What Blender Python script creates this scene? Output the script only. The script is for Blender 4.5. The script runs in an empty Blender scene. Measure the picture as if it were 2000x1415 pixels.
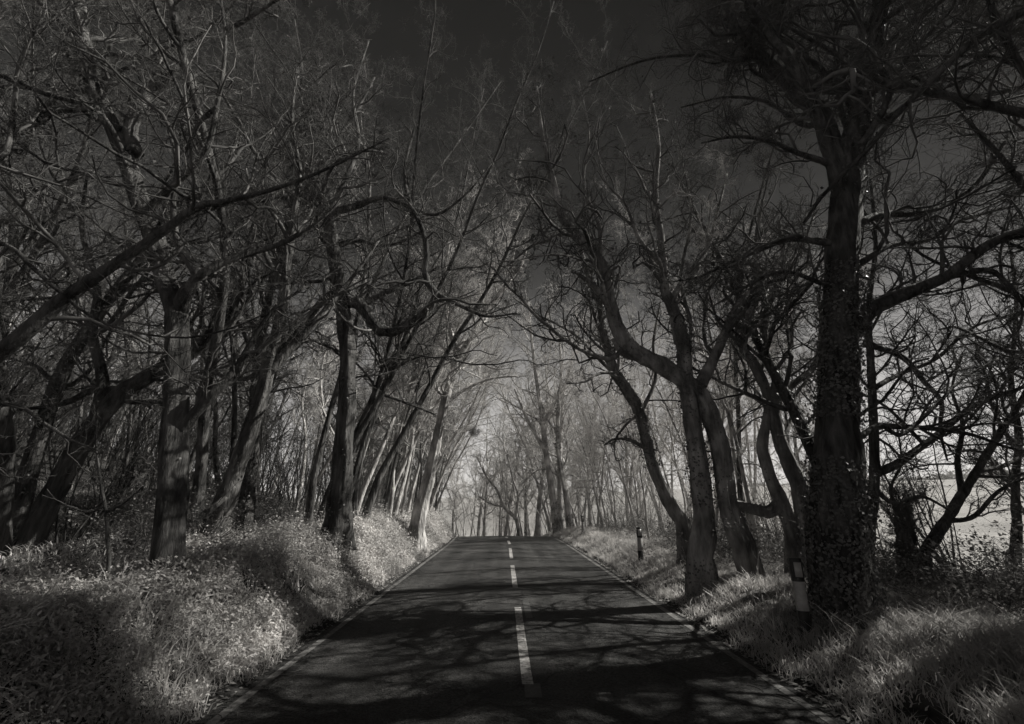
import bpy, math, random
import numpy as np
from mathutils import Vector, Matrix, Euler

S = bpy.context.scene
C = S.collection
R = math.radians

# ------------------------------------------------------------------ camera
F_PX, PITCH, YAW = 850.0, math.atan(274.5 / 850.0), math.atan(15 / 893.0)
CAM = Vector((0.0, 0.0, 2.0))
cd = bpy.data.cameras.new('camera')
cam = bpy.data.objects.new('camera', cd)
C.objects.link(cam)
cam.location = CAM
cam.rotation_euler = Euler((R(90) + PITCH, 0, -YAW), 'XYZ')
cd.sensor_width = 36
cd.lens = 36 * F_PX / 2000.0
cd.clip_start, cd.clip_end = 0.05, 4000
S.camera = cam
CM = cam.rotation_euler.to_matrix()
FWD = CM @ Vector((0, 0, -1))

# ------------------------------------------------------------------ light
SUN_AZ, SUN_EL = R(76), R(41)
SUN_DIR = Vector((math.sin(SUN_AZ) * math.cos(SUN_EL), math.cos(SUN_AZ) * math.cos(SUN_EL), math.sin(SUN_EL)))
sd = bpy.data.lights.new('sun', 'SUN')
sd.energy = 5.0
sd.angle = R(0.5)
sd.color = (1.0, 0.985, 0.92)
sun = bpy.data.objects.new('sun', sd)
sun.rotation_euler = (-SUN_DIR).to_track_quat('-Z', 'Y').to_euler()
sun.location = (20, 5, 30)
C.objects.link(sun)

W = bpy.data.worlds.new('World')
S.world = W
W.use_nodes = True
nt = W.node_tree
nt.nodes.clear()
def nd(t, **k):
    n = nt.nodes.new(t)
    for a, b in k.items():
        setattr(n, a, b)
    return n
wo = nd('ShaderNodeOutputWorld')
bg = nd('ShaderNodeBackground')
bg.inputs['Strength'].default_value = 0.10
sky = nd('ShaderNodeTexSky', sky_type='NISHITA')
sky.sun_disc = False
sky.sun_elevation = SUN_EL
sky.sun_rotation = SUN_AZ
sky.air_density, sky.dust_density, sky.ozone_density = 1.0, 1.0, 1.0
# infrared-film sky: monochrome, near black overhead and pale at the horizon
bw = nd('ShaderNodeSeparateColor')
tc = nd('ShaderNodeTexCoord')
sx = nd('ShaderNodeSeparateXYZ')
ramp = nd('ShaderNodeValToRGB')
els = ramp.color_ramp.elements
SKY = [(0.0, .44), (.10, .40), (.20, .28), (.28, .175), (.385, .062), (.47, .018), (.61, .005), (.72, .003), (.85, .001), (1.0, .001)]
while len(els) < len(SKY):
    els.new(0.5)
for e, (p, v) in zip(els, SKY):
    e.position = p
    e.color = (v, v * .975, v * .96, 1)
mul = nd('ShaderNodeMix', data_type='RGBA', blend_type='MULTIPLY')
mul.inputs[0].default_value = 1.0
pw = nd('ShaderNodeMath', operation='POWER')
pw.inputs[1].default_value = 0.12
gain = nd('ShaderNodeMath', operation='MULTIPLY')
gain.inputs[1].default_value = 10.0
L = nt.links.new
L(sky.outputs[0], bw.inputs[0])
L(bw.outputs[0], pw.inputs[0])
L(pw.outputs[0], gain.inputs[0])
L(tc.outputs['Generated'], sx.inputs[0])
L(sx.outputs[2], ramp.inputs[0])
L(ramp.outputs[0], mul.inputs[6])
L(gain.outputs[0], mul.inputs[7])
L(mul.outputs[2], bg.inputs[0])
L(bg.outputs[0], wo.inputs[0])

S.view_settings.view_transform = 'Standard'
S.view_settings.look = 'None'
S.view_settings.exposure = 0.66
S.view_settings.gamma = 1.0
S.render.engine = 'CYCLES'
S.cycles.max_bounces = 5
S.cycles.diffuse_bounces = 2
S.cycles.volume_bounces = 0
S.cycles.transmission_bounces = 2
S.cycles.use_denoising = True

# ------------------------------------------------------------------ helpers
rng = np.random.default_rng(11)
random.seed(5)

def ray(px, py):
    return CM @ Vector(((px - 1000) / F_PX, (707.5 - py) / F_PX, -1))
def at(px, py, Y):
    d = ray(px, py)
    return CAM + d * (Y / d.y)
def depth(p):
    return (p - CAM).dot(FWD)
def flat_hit(px, py, z=0.0):
    d = ray(px, py)
    return CAM + d * ((z - CAM.z) / d.z)

_tab = np.random.default_rng(3).random((256, 256))
def vnoise(x, y):
    x = np.asarray(x, float); y = np.asarray(y, float)
    xi = np.floor(x).astype(int); yi = np.floor(y).astype(int)
    fx = x - xi; fy = y - yi
    fx = fx * fx * (3 - 2 * fx); fy = fy * fy * (3 - 2 * fy)
    g = lambda a, b: _tab[a % 256, b % 256]
    return (g(xi, yi) * (1 - fx) + g(xi + 1, yi) * fx) * (1 - fy) + (g(xi, yi + 1) * (1 - fx) + g(xi + 1, yi + 1) * fx) * fy
def sstep(a, b, x):
    t = np.clip((x - a) / (b - a), 0, 1)
    return t * t * (3 - 2 * t)

def road_z(y):
    y = np.asarray(y, float)
    u = np.clip(y - 27.3, 0, None)
    a = 0.0075
    ue = 7.5
    q = np.where(u < ue, -a * u * u, -a * ue * ue - 2 * a * ue * (u - ue))
    return np.maximum(q, -5.2 - 0.8 * (1 - np.exp(-np.clip(u - 40, 0, None) / 30)))
def road_x(y):
    y = np.asarray(y, float)
    u = np.clip(y - 22.0, 0, None)
    return -0.0035 * np.minimum(u, 60) ** 2 - 0.42 * np.clip(u - 60, 0, None)
RL, RR, RC = -3.05, 3.46, 0.2
def H(x, y):
    x = np.asarray(x, float); y = np.asarray(y, float)
    s = x - road_x(y)
    zr = road_z(y)
    near = 1 - sstep(14, 60, np.abs(s))
    z = zr * near + (1 - near) * np.maximum(zr, -1.0)
    bank = (.88 + .26 * sstep(5, 13, y)) * sstep(-3.15, -4.55, s) * (1 + 0.16 * (vnoise(x * .7 + 9, y * .45) - .5))
    lumps = (vnoise(x * 1.7, y * 1.4) - .5) * .22 + (vnoise(x * 4.5, y * 4.1) - .5) * .07
    lm = sstep(-3.3, -4.0, s)
    rm = sstep(3.6, 4.6, s)
    z = z + bank + lumps * lm + .5 * lumps * rm
    z = z + sstep(3.6, 4.9, s) * .34
    z = z - .25 * sstep(7.5, 10, s)
    z = z + .064 * np.clip(s - 14, 0, 150) * sstep(14, 40, s)
    z = z + .28 * np.clip(-s - 12, 0, 30)
    inr = (1 - sstep(-3.05, -3.15, s)) * (1 - sstep(3.46, 3.6, s))
    z = z - inr * .06
    return z
def Hs(x, y):
    return float(H(x, y))

def mk_mesh(name, verts, loops, sizes, mat, parent=None, smooth=False, mats=None, midx=None):
    me = bpy.data.meshes.new(name)
    verts = np.asarray(verts, np.float32).reshape(-1, 3)
    loops = np.asarray(loops, np.int32).ravel()
    sizes = np.asarray(sizes, np.int32).ravel()
    me.vertices.add(len(verts)); me.vertices.foreach_set('co', verts.ravel())
    me.loops.add(len(loops)); me.loops.foreach_set('vertex_index', loops)
    me.polygons.add(len(sizes))
    st = np.zeros(len(sizes), np.int32); st[1:] = np.cumsum(sizes)[:-1]
    me.polygons.foreach_set('loop_start', st)
    me.polygons.foreach_set('loop_total', sizes)
    if smooth:
        me.polygons.foreach_set('use_smooth', np.ones(len(sizes), bool))
    for m in (mats or [mat]):
        me.materials.append(m)
    if midx is not None:
        me.polygons.foreach_set('material_index', np.asarray(midx, np.int32))
    me.update(calc_edges=True)
    o = bpy.data.objects.new(name, me)
    C.objects.link(o)
    if parent is not None:
        o.parent = parent
    return o

class Geo:
    def __init__(self):
        self.v, self.l, self.s, self.n = [], [], [], 0
    def add(self, v, f):
        v = np.asarray(v, float).reshape(-1, 3)
        f = np.asarray(f)
        self.v.append(v)
        self.l.append((f + self.n).ravel())
        self.s.append(np.full(len(f), f.shape[1]))
        self.n += len(v)
    def addc(self, v, f, tri):
        n0 = self.n
        self.add(v, f)
        self.l.append((tri + n0).ravel()); self.s.append(np.full(len(tri), 3))
    def build(self, name, mat, parent=None, smooth=False, offset=None):
        v = np.concatenate(self.v)
        if offset is not None:
            v = v - np.asarray(offset)
        return mk_mesh(name, v, np.concatenate(self.l), np.concatenate(self.s), mat, parent, smooth)

def empty(name, loc, label=None, cat=None, group=None, rz=0):
    o = bpy.data.objects.new(name, None)
    C.objects.link(o)
    o.location = loc
    o.rotation_euler = (0, 0, rz)
    o.empty_display_size = .2
    return tag(o, label, cat, group)
def tag(o, label=None, cat=None, group=None, kind=None):
    if label: o['label'] = label
    if cat: o['category'] = cat
    if group: o['group'] = group
    if kind: o['kind'] = kind
    return o

# ------------------------------------------------------------------ materials (all neutral: monochrome film)
def mat(name, lo, hi, scale=8.0, detail=6.0, rough=.9, bump=0.0, bscale=None, transl=0.0, spec=.2, stretch=(1, 1, 1), coords='Object', contrast=(.35, .65), patches=None):
    m = bpy.data.materials.new(name)
    m.use_nodes = True
    t = m.node_tree
    N, K = t.nodes, t.links.new
    b = N['Principled BSDF']
    b.inputs['Roughness'].default_value = rough
    b.inputs['Specular IOR Level'].default_value = spec
    tcn = N.new('ShaderNodeTexCoord')
    mp = N.new('ShaderNodeMapping')
    mp.inputs['Scale'].default_value = stretch
    K(tcn.outputs[coords], mp.inputs[0])
    no = N.new('ShaderNodeTexNoise')
    no.inputs['Scale'].default_value = scale
    no.inputs['Detail'].default_value = detail
    no.inputs['Roughness'].default_value = .62
    K(mp.outputs[0], no.inputs['Vector'])
    r = N.new('ShaderNodeValToRGB')
    w = lambda v: (v, v * .965, v * .945, 1)
    r.color_ramp.elements[0].position, r.color_ramp.elements[0].color = contrast[0], w(lo)
    r.color_ramp.elements[1].position, r.color_ramp.elements[1].color = contrast[1], w(hi)
    K(no.outputs[0], r.inputs[0])
    col = r.outputs[0]
    if patches:
        pn = N.new('ShaderNodeTexNoise'); pn.inputs['Scale'].default_value = patches[0]; pn.inputs['Detail'].default_value = 4
        K(tcn.outputs[coords], pn.inputs['Vector'])
        pr = N.new('ShaderNodeMapRange'); pr.inputs[1].default_value = .35; pr.inputs[2].default_value = .65
        pr.inputs[3].default_value = patches[1]; pr.inputs[4].default_value = patches[2]
        K(pn.outputs[0], pr.inputs[0])
        mx = N.new('ShaderNodeMix'); mx.data_type = 'RGBA'; mx.blend_type = 'MULTIPLY'; mx.inputs[0].default_value = 1
        K(col, mx.inputs[6]); K(pr.outputs[0], mx.inputs[7]); col = mx.outputs[2]
    K(col, b.inputs['Base Color'])
    if bump:
        bn = N.new('ShaderNodeTexNoise')
        bn.inputs['Scale'].default_value = bscale or scale * 3
        bn.inputs['Detail'].default_value = 8
        K(mp.outputs[0], bn.inputs['Vector'])
        bp = N.new('ShaderNodeBump')
        bp.inputs['Strength'].default_value = bump
        bp.inputs['Distance'].default_value = .06
        K(bn.outputs[0], bp.inputs['Height'])
        K(bp.outputs[0], b.inputs['Normal'])
    if transl:
        tr = N.new('ShaderNodeBsdfTranslucent')
        K(col, tr.inputs[0])
        ms = N.new('ShaderNodeMixShader')
        ms.inputs[0].default_value = transl
        K(b.outputs[0], ms.inputs[1]); K(tr.outputs[0], ms.inputs[2])
        K(ms.outputs[0], N['Material Output'].inputs[0])
    return m

M = dict(
    bark=mat('rough_bark', .018, .12, 6, bump=1.0, bscale=20, stretch=(1, 1, .18), patches=(1.2, .5, 1.4)),
    glow_bark=mat('haze_glow_bark', .26, .62, 5, bump=1.0, bscale=18, stretch=(1, 1, .25), patches=(1.5, .4, 1.3)),  # bark paled to paint the hazy glow onto the farther trees
    grey_bark=mat('grey_bark', .035, .19, 5, bump=1.0, bscale=18, stretch=(1, 1, .25), patches=(1.5, .4, 1.3)),
    fill_lift_bark=mat('fill_lift_bark', .10, .34, 5, bump=1.0, bscale=18, stretch=(1, 1, .25), patches=(1.5, .45, 1.3)),  # lightened bark, painting ambient fill onto trunks that stand in shade
    twig=mat('twig_bark', .05, .16, 2.0, patches=(.6, .6, 1.2)),  # darker twig copy, imitating edge darkening over the near wood
    pale_glow_twig=mat('pale_glow_twig_bark', .38, .68, 2.0, patches=(.6, .6, 1.2)),  # paled to paint glow on far twigs; plain colour for dry stalks
    ivy=mat('ivy_leaf', .04, .16, 3.0, rough=.5, spec=.45, transl=.15),
    herb=mat('bank_leaf', .33, .78, 1.6, rough=.6, transl=.3, contrast=(.3, .7), patches=(.5, .65, 1.15)),
    grass=mat('grass_blade', .38, .80, 1.2, rough=.6, transl=.45, patches=(.5, .6, 1.1)),
    dryleaf=mat('dry_leaf', .16, .45, 2.0, transl=.25),
    bramble=mat('bramble_leaf', .08, .28, 2.0, transl=.2),
    litter=mat('leaf_litter', .05, .22, 6, bump=.8, bscale=30, patches=(.4, .6, 1.3)),
)

# ------------------------------------------------------------------ setting: ground, road, markings
def axis(core0, core1, step, far0, far1, grow=1.16):
    a = list(np.arange(core0, core1 + 1e-6, step))
    d = step
    while a[-1] < far1:
        d *= grow; a.append(a[-1] + d)
    d = step
    while a[0] > far0:
        d *= grow; a.insert(0, a[0] - d)
    return np.array(a)
gx = axis(-8, 9, .14, -700, 700)
gy = axis(-2, 36, .22, -60, 900)
GX, GY = np.meshgrid(gx, gy)
GZ = H(GX, GY)
V = np.stack([GX, GY, GZ], -1).reshape(-1, 3)
nx, ny = len(gx), len(gy)
I = np.arange(nx * ny).reshape(ny, nx)
Fq = np.stack([I[:-1, :-1], I[:-1, 1:], I[1:, 1:], I[1:, :-1]], -1).reshape(-1, 4)

gm = bpy.data.materials.new('woodland_ground')
gm.use_nodes = True
T = gm.node_tree
def gn(t, **k):
    n = T.nodes.new(t)
    for a, b in k.items():
        setattr(n, a, b)
    return n
B = T.nodes['Principled BSDF']
B.inputs['Roughness'].default_value = .95
B.inputs['Specular IOR Level'].default_value = .05
att = gn('ShaderNodeAttribute', attribute_name='cover')
rampc = gn('ShaderNodeValToRGB')
e = rampc.color_ramp.elements
w = lambda v: (v, v * .965, v * .945, 1)
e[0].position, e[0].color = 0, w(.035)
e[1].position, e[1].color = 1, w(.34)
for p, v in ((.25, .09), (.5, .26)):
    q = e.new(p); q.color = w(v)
tcg = gn('ShaderNodeTexCoord')
n1 = gn('ShaderNodeTexNoise'); n1.inputs['Scale'].default_value = 9; n1.inputs['Detail'].default_value = 10; n1.inputs['Roughness'].default_value = .7
n2 = gn('ShaderNodeTexNoise'); n2.inputs['Scale'].default_value = .22; n2.inputs['Detail'].default_value = 5
mr = gn('ShaderNodeMapRange'); mr.inputs[1].default_value = .3; mr.inputs[2].default_value = .7; mr.inputs[3].default_value = .35; mr.inputs[4].default_value = 1.5
mr2 = gn('ShaderNodeMapRange'); mr2.inputs[1].default_value = .3; mr2.inputs[2].default_value = .7; mr2.inputs[3].default_value = .75; mr2.inputs[4].default_value = 1.15
mm = gn('ShaderNodeMath', operation='MULTIPLY')
mx = gn('ShaderNodeMix', data_type='RGBA', blend_type='MULTIPLY'); mx.inputs[0].default_value = 1
bp = gn('ShaderNodeBump'); bp.inputs['Strength'].default_value = .8; bp.inputs['Distance'].default_value = .05
K = T.links.new
K(att.outputs['Fac'], rampc.inputs[0]); K(tcg.outputs['Object'], n1.inputs['Vector']); K(tcg.outputs['Object'], n2.inputs['Vector'])
K(n1.outputs[0], mr.inputs[0]); K(n2.outputs[0], mr2.inputs[0]); K(mr.outputs[0], mm.inputs[0]); K(mr2.outputs[0], mm.inputs[1])
K(rampc.outputs[0], mx.inputs[6]); K(mm.outputs[0], mx.inputs[7]); K(mx.outputs[2], B.inputs['Base Color'])
K(n1.outputs[0], bp.inputs['Height']); K(bp.outputs[0], B.inputs['Normal'])

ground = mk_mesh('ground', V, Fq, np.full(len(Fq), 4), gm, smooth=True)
tag(ground, 'woodland floor, grassy verge and pale sloping field around the road', 'ground', kind='structure')
sG = GX - road_x(GY)
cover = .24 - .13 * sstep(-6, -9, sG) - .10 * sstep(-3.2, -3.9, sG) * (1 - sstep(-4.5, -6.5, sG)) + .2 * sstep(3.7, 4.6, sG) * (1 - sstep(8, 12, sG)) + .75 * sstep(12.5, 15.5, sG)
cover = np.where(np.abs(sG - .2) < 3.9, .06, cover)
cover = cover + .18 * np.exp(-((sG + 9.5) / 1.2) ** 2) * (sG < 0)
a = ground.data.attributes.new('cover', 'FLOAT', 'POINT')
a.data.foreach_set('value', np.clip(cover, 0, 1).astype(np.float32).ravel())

# road sheet
ry = axis(-14, 60, .4, -16, 120, 1.1)
rs = np.linspace(RL, RR, 27)
edge = lambda y, k: .20 * (vnoise(y * 1.3, np.full_like(y, 3.3 + k)) - .5) + .05 * (vnoise(y * 5, np.full_like(y, 9.1 + k)) - .5)
RSg, RYg = np.meshgrid(rs, ry)
SS = RSg.copy()
SS[:, 0] += edge(ry, 0); SS[:, -1] += edge(ry, 7)
def road_top(s, y):
    return road_z(y) - .020 * np.sqrt((s - RC) ** 2 + .25) + .012
RV = np.stack([SS + road_x(RYg), RYg, road_top(SS, RYg)], -1).reshape(-1, 3)
I = np.arange(RSg.size).reshape(RSg.shape)
Fr = np.stack([I[:-1, :-1], I[:-1, 1:], I[1:, 1:], I[1:, :-1]], -1).reshape(-1, 4)

am = bpy.data.materials.new('worn_asphalt')
am.use_nodes = True
T = am.node_tree
B = T.nodes['Principled BSDF']
B.inputs['Roughness'].default_value = .8
B.inputs['Specular IOR Level'].default_value = .25
K = T.links.new
tcg = gn('ShaderNodeTexCoord')
ng = gn('ShaderNodeTexNoise'); ng.inputs['Scale'].default_value = 30; ng.inputs['Detail'].default_value = 7; ng.inputs['Roughness'].default_value = .8
vo = gn('ShaderNodeTexVoronoi'); vo.inputs['Scale'].default_value = 60
np_ = gn('ShaderNodeTexNoise'); np_.inputs['Scale'].default_value = .8; np_.inputs['Detail'].default_value = 6
mpn = gn('ShaderNodeMapping'); mpn.inputs['Scale'].default_value = (2.4, .09, 1)
r1 = gn('ShaderNodeValToRGB')
r1.color_ramp.elements[0].position, r1.color_ramp.elements[0].color = .40, w(.005)
r1.color_ramp.elements[1].position, r1.color_ramp.elements[1].color = .62, w(.070)
m2 = gn('ShaderNodeMapRange'); m2.inputs[1].default_value = .3; m2.inputs[2].default_value = .7; m2.inputs[3].default_value = .42; m2.inputs[4].default_value = 1.5
mxa = gn('ShaderNodeMix', data_type='RGBA', blend_type='MULTIPLY'); mxa.inputs[0].default_value = 1
bpa = gn('ShaderNodeBump'); bpa.inputs['Strength'].default_value = .7; bpa.inputs['Distance'].default_value = .012
K(tcg.outputs['Object'], ng.inputs['Vector']); K(tcg.outputs['Object'], vo.inputs['Vector'])
K(tcg.outputs['Object'], mpn.inputs[0]); K(mpn.outputs[0], np_.inputs['Vector'])
K(ng.outputs[0], r1.inputs[0]); K(np_.outputs[0], m2.inputs[0]); K(r1.outputs[0], mxa.inputs[6]); K(m2.outputs[0], mxa.inputs[7])
wn = gn('ShaderNodeTexNoise'); wn.inputs['Scale'].default_value = 1.7; wn.inputs['Detail'].default_value = 6
wm = gn('ShaderNodeMix', data_type='RGBA', blend_type='LINEAR_LIGHT'); wm.inputs[0].default_value = .55
ck = gn('ShaderNodeTexVoronoi', feature='DISTANCE_TO_EDGE'); ck.inputs['Scale'].default_value = .55
cr = gn('ShaderNodeMapRange'); cr.inputs[1].default_value = .004; cr.inputs[2].default_value = .016; cr.inputs[3].default_value = .30; cr.inputs[4].default_value = 1.0
st = gn('ShaderNodeTexNoise'); st.inputs['Scale'].default_value = .45; st.inputs['Detail'].default_value = 7; st.inputs['Roughness'].default_value = .65
sr = gn('ShaderNodeMapRange'); sr.inputs[1].default_value = .42; sr.inputs[2].default_value = .58; sr.inputs[3].default_value = .62; sr.inputs[4].default_value = 1.2
cm = gn('ShaderNodeMath', operation='MULTIPLY')
mxc = gn('ShaderNodeMix', data_type='RGBA', blend_type='MULTIPLY'); mxc.inputs[0].default_value = 1
K(tcg.outputs['Object'], wn.inputs['Vector']); K(tcg.outputs['Object'], wm.inputs[6]); K(wn.outputs['Color'], wm.inputs[7]); K(wm.outputs[2], ck.inputs['Vector'])
K(ck.outputs['Distance'], cr.inputs[0]); K(tcg.outputs['Object'], st.inputs['Vector']); K(st.outputs[0], sr.inputs[0])
K(cr.outputs[0], cm.inputs[0]); K(sr.outputs[0], cm.inputs[1]); K(mxa.outputs[2], mxc.inputs[6]); K(cm.outputs[0], mxc.inputs[7])
K(mxc.outputs[2], B.inputs['Base Color']); K(vo.outputs[0], bpa.inputs['Height']); K(bpa.outputs[0], B.inputs['Normal'])
road = mk_mesh('road', RV, Fr, np.full(len(Fr), 4), am, smooth=True)
tag(road, 'two lane asphalt road running straight over a low crest', 'road', kind='structure')

def paint(name, wear0, wear1, base):
    m = bpy.data.materials.new(name)
    m.use_nodes = True
    global T
    T = m.node_tree
    B = T.nodes['Principled BSDF']
    B.inputs['Roughness'].default_value = .7
    K = T.links.new
    t_ = gn('ShaderNodeTexCoord')
    a1 = gn('ShaderNodeTexNoise'); a1.inputs['Scale'].default_value = 14; a1.inputs['Detail'].default_value = 10; a1.inputs['Roughness'].default_value = .75
    rr = gn('ShaderNodeValToRGB')
    rr.color_ramp.elements[0].position, rr.color_ramp.elements[0].color = wear0, w(.03)
    rr.color_ramp.elements[1].position, rr.color_ramp.elements[1].color = wear1, w(base)
    K(t_.outputs['Object'], a1.inputs['Vector']); K(a1.outputs[0], rr.inputs[0]); K(rr.outputs[0], B.inputs['Base Color'])
    return m
PAINT = paint('road_paint', .36, .56, .40)
PAINT_EDGE = paint('worn_edge_paint', .38, .62, .20)
PAINT_OLD = paint('old_faded_paint', .45, .75, .09)
def strip(name, s0f, s1f, y0, y1, mt, lift, step=.35):
    ys = np.linspace(y0, y1, max(2, int((y1 - y0) / step)))
    g = Geo()
    rows = []
    for y in ys:
        for s in (s0f, s1f):
            ss = s + .012 * (float(vnoise(y * 3, s * 7)) - .5)
            rows.append((ss + float(road_x(y)), y, float(road_top(ss, y)) + lift))
    n = len(ys)
    g.add(rows, [(2 * i, 2 * i + 1, 2 * i + 3, 2 * i + 2) for i in range(n - 1)])
    o = g.build(name, mt, road)
    tag(o, kind='structure')
    return o
strip('edge_line', -2.90, -2.79, -10, 58, PAINT_EDGE, .005)
strip('edge_line', 3.16, 3.27, -10, 58, PAINT_EDGE, .005)
dash_px = [(1187, 1338), (1105, 1148), (1071, 1091), (1056.5, 1063.5), (1048.5, 1051.5)]
for (ya, yb) in dash_px:
    A_ = flat_hit(1015, ya).y; B_ = flat_hit(1015, yb).y
    strip('centre_dash', .215, .345, B_, min(A_, B_ + 4.2), PAINT, .005, .2)
strip('centre_dash', .215, .345, -3.2, .6, PAINT, .005)
strip('old_dash', .40, .53, flat_hit(1030, 1208).y, flat_hit(1030, 1172).y, PAINT_OLD, .004)
strip('old_dash', .24, .42, flat_hit(1030, 1364).y, flat_hit(1030, 1336).y, PAINT_OLD, .0035)

# ------------------------------------------------------------------ tree building
def norm(a):
    return a / np.maximum(np.linalg.norm(a, axis=-1, keepdims=True), 1e-9)
def spawn(P, Rr, Ln, n, t0, t1, ang, lenf, Kp, up, wob, rg, radf=.6, tip=.35, rmin=.0034, tpow=.55, droop=0.0):
    Bn, Kk = P.shape[:2]
    t = t0 + (t1 - t0) * ((np.arange(n)[None, :] + rg.random((Bn, n))) / n)
    t = t.reshape(-1)
    idx = np.repeat(np.arange(Bn), n)
    f = np.clip(t * (Kk - 1), 0, Kk - 1.001)
    i0 = f.astype(int); fr = (f - i0)[:, None]
    base = P[idx, i0] * (1 - fr) + P[idx, i0 + 1] * fr
    rad = Rr[idx, i0] * (1 - fr[:, 0]) + Rr[idx, i0 + 1] * fr[:, 0]
    tan = norm(P[idx, i0 + 1] - P[idx, i0])
    ref = np.where(np.abs(tan[:, 2:3]) < .8, np.array([[0, 0, 1.]]), np.array([[1., 0, 0]]))
    U = norm(np.cross(tan, ref)); Vv = np.cross(tan, U)
    az = (np.arange(len(t)) * 2.39996 + rg.random(len(t)) * 1.6)[:, None]
    an = ang * (0.75 + .5 * rg.random(len(t)))[:, None]
    d = np.cos(an) * tan + np.sin(an) * (np.cos(az) * U + np.sin(az) * Vv)
    ln = lenf * Ln[idx] * (1 - tpow * t) * (.55 + .75 * rg.random(len(t)))
    out = np.zeros((len(t), Kp, 3)); out[:, 0] = base
    p = base.copy()
    st = (ln / (Kp - 1))[:, None]
    wv = rg.normal(size=d.shape) * wob
    for k in range(1, Kp):
        kink = 1 + 2.2 * (rg.random((len(d), 1)) < .16)
        d = norm(d + wv * .5 + rg.normal(size=d.shape) * wob * kink + np.array([0, 0, up - droop * k / Kp]))
        p = p + d * st
        out[:, k] = p
    out[:, :, 2] = np.where(out[:, :, 2] < base[:, None, 2] - ln[:, None] * .5, base[:, None, 2] - ln[:, None] * .5, out[:, :, 2])
    r0 = np.maximum(rad * radf * (.7 + .5 * rg.random(len(t))), rmin)
    lim = np.maximum(ln * .022, rmin)
    r0 = np.minimum(r0, lim)
    r = r0[:, None] * (1 + (tip - 1) * np.linspace(0, 1, Kp)[None, :])
    return out, np.maximum(r, rmin * .7), ln

def tubes(P, Rr, n, rg=None, rough=0.0):
    Bn, Kk = P.shape[:2]
    tan = np.zeros_like(P)
    tan[:, 1:-1] = P[:, 2:] - P[:, :-2]
    tan[:, 0] = P[:, 1] - P[:, 0]; tan[:, -1] = P[:, -1] - P[:, -2]
    tan = norm(tan)
    md = norm(P[:, -1] - P[:, 0])
    ref = np.eye(3)[np.argmin(np.abs(md), axis=1)]
    U = norm(np.cross(tan, ref[:, None, :])); Vv = np.cross(tan, U)
    th = np.arange(n) * 2 * math.pi / n
    rr = Rr[:, :, None] * np.ones(n)
    if rough and n >= 16:
        kk = np.arange(Kk)
        for fr_, am_ in ((3, .10), (5, .08), (9, .06)):
            ph = rg.random() * 6.28 + np.cumsum(rg.normal(size=Kk)) * .25
            rr = rr * (1 + am_ * np.sin(fr_ * (th[None, :] + .0) + ph[:, None]))[None]
        rr = rr * (1 + .22 * (vnoise(kk[:, None] * .55 + 0 * th[None], th[None] * 1.3 + 0 * kk[:, None]) - .5))[None]
    if rough and rg is not None:
        lob = rg.random(n)[None, None, :] * .7
        rr = rr * (1 + rough * (rg.random((Bn, Kk, n)) - .5) + rough * 1.2 * (lob - .35))
    v = P[:, :, None, :] + rr[..., None] * (np.cos(th)[None, None, :, None] * U[:, :, None, :] + np.sin(th)[None, None, :, None] * Vv[:, :, None, :])
    idx = np.arange(Bn * Kk * n).reshape(Bn, Kk, n)
    nxt = np.roll(idx, -1, axis=2)
    f = np.stack([idx[:, :-1], nxt[:, :-1], nxt[:, 1:], idx[:, 1:]], -1).reshape(-1, 4)
    v = v.reshape(-1, 3)
    if rough:
        m = Bn * Kk * n
        bump_ = .5 * Rr[:, -1:] * tan[:, -1] * 1.0
        v = np.concatenate([v, P[:, 0], P[:, -1] + bump_])
        b_ = np.arange(Bn)[:, None]
        c0 = np.stack([nxt[:, 0], idx[:, 0], np.broadcast_to(m + b_, (Bn, n)), np.broadcast_to(m + b_, (Bn, n))], -1)
        c1 = np.stack([idx[:, -1], nxt[:, -1], np.broadcast_to(m + Bn + b_, (Bn, n)), np.broadcast_to(m + Bn + b_, (Bn, n))], -1)
        return v, f, np.concatenate([c0, c1]).reshape(-1, 4)[:, :3]
    return v, f

def resample(pts, rad, Kn):
    pts = np.asarray(pts, float); rad = np.asarray(rad, float)
    if len(pts) == 2:
        t = np.linspace(0, 1, Kn)[:, None]
        return pts[0] * (1 - t) + pts[1] * t, rad[0] * (1 - t[:, 0]) + rad[1] * t[:, 0]
    e0 = 2 * pts[0] - pts[1]; e1 = 2 * pts[-1] - pts[-2]
    q = np.vstack([e0, pts, e1])
    seg = np.linalg.norm(np.diff(pts, axis=0), axis=1); cum = np.concatenate([[0], np.cumsum(seg)])
    ts = np.linspace(0, cum[-1], Kn)
    i = np.clip(np.searchsorted(cum, ts, 'right') - 1, 0, len(pts) - 2)
    u = ((ts - cum[i]) / np.maximum(seg[i], 1e-9))[:, None]
    p0, p1, p2, p3 = q[i], q[i + 1], q[i + 2], q[i + 3]
    out = .5 * (2 * p1 + (p2 - p0) * u + (2 * p0 - 5 * p1 + 4 * p2 - p3) * u ** 2 + (3 * p1 - p0 - 3 * p2 + p3) * u ** 3)
    return out, np.interp(ts, cum, rad)

def plen(P):
    return np.linalg.norm(np.diff(P, axis=1), axis=2).sum(1)

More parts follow.
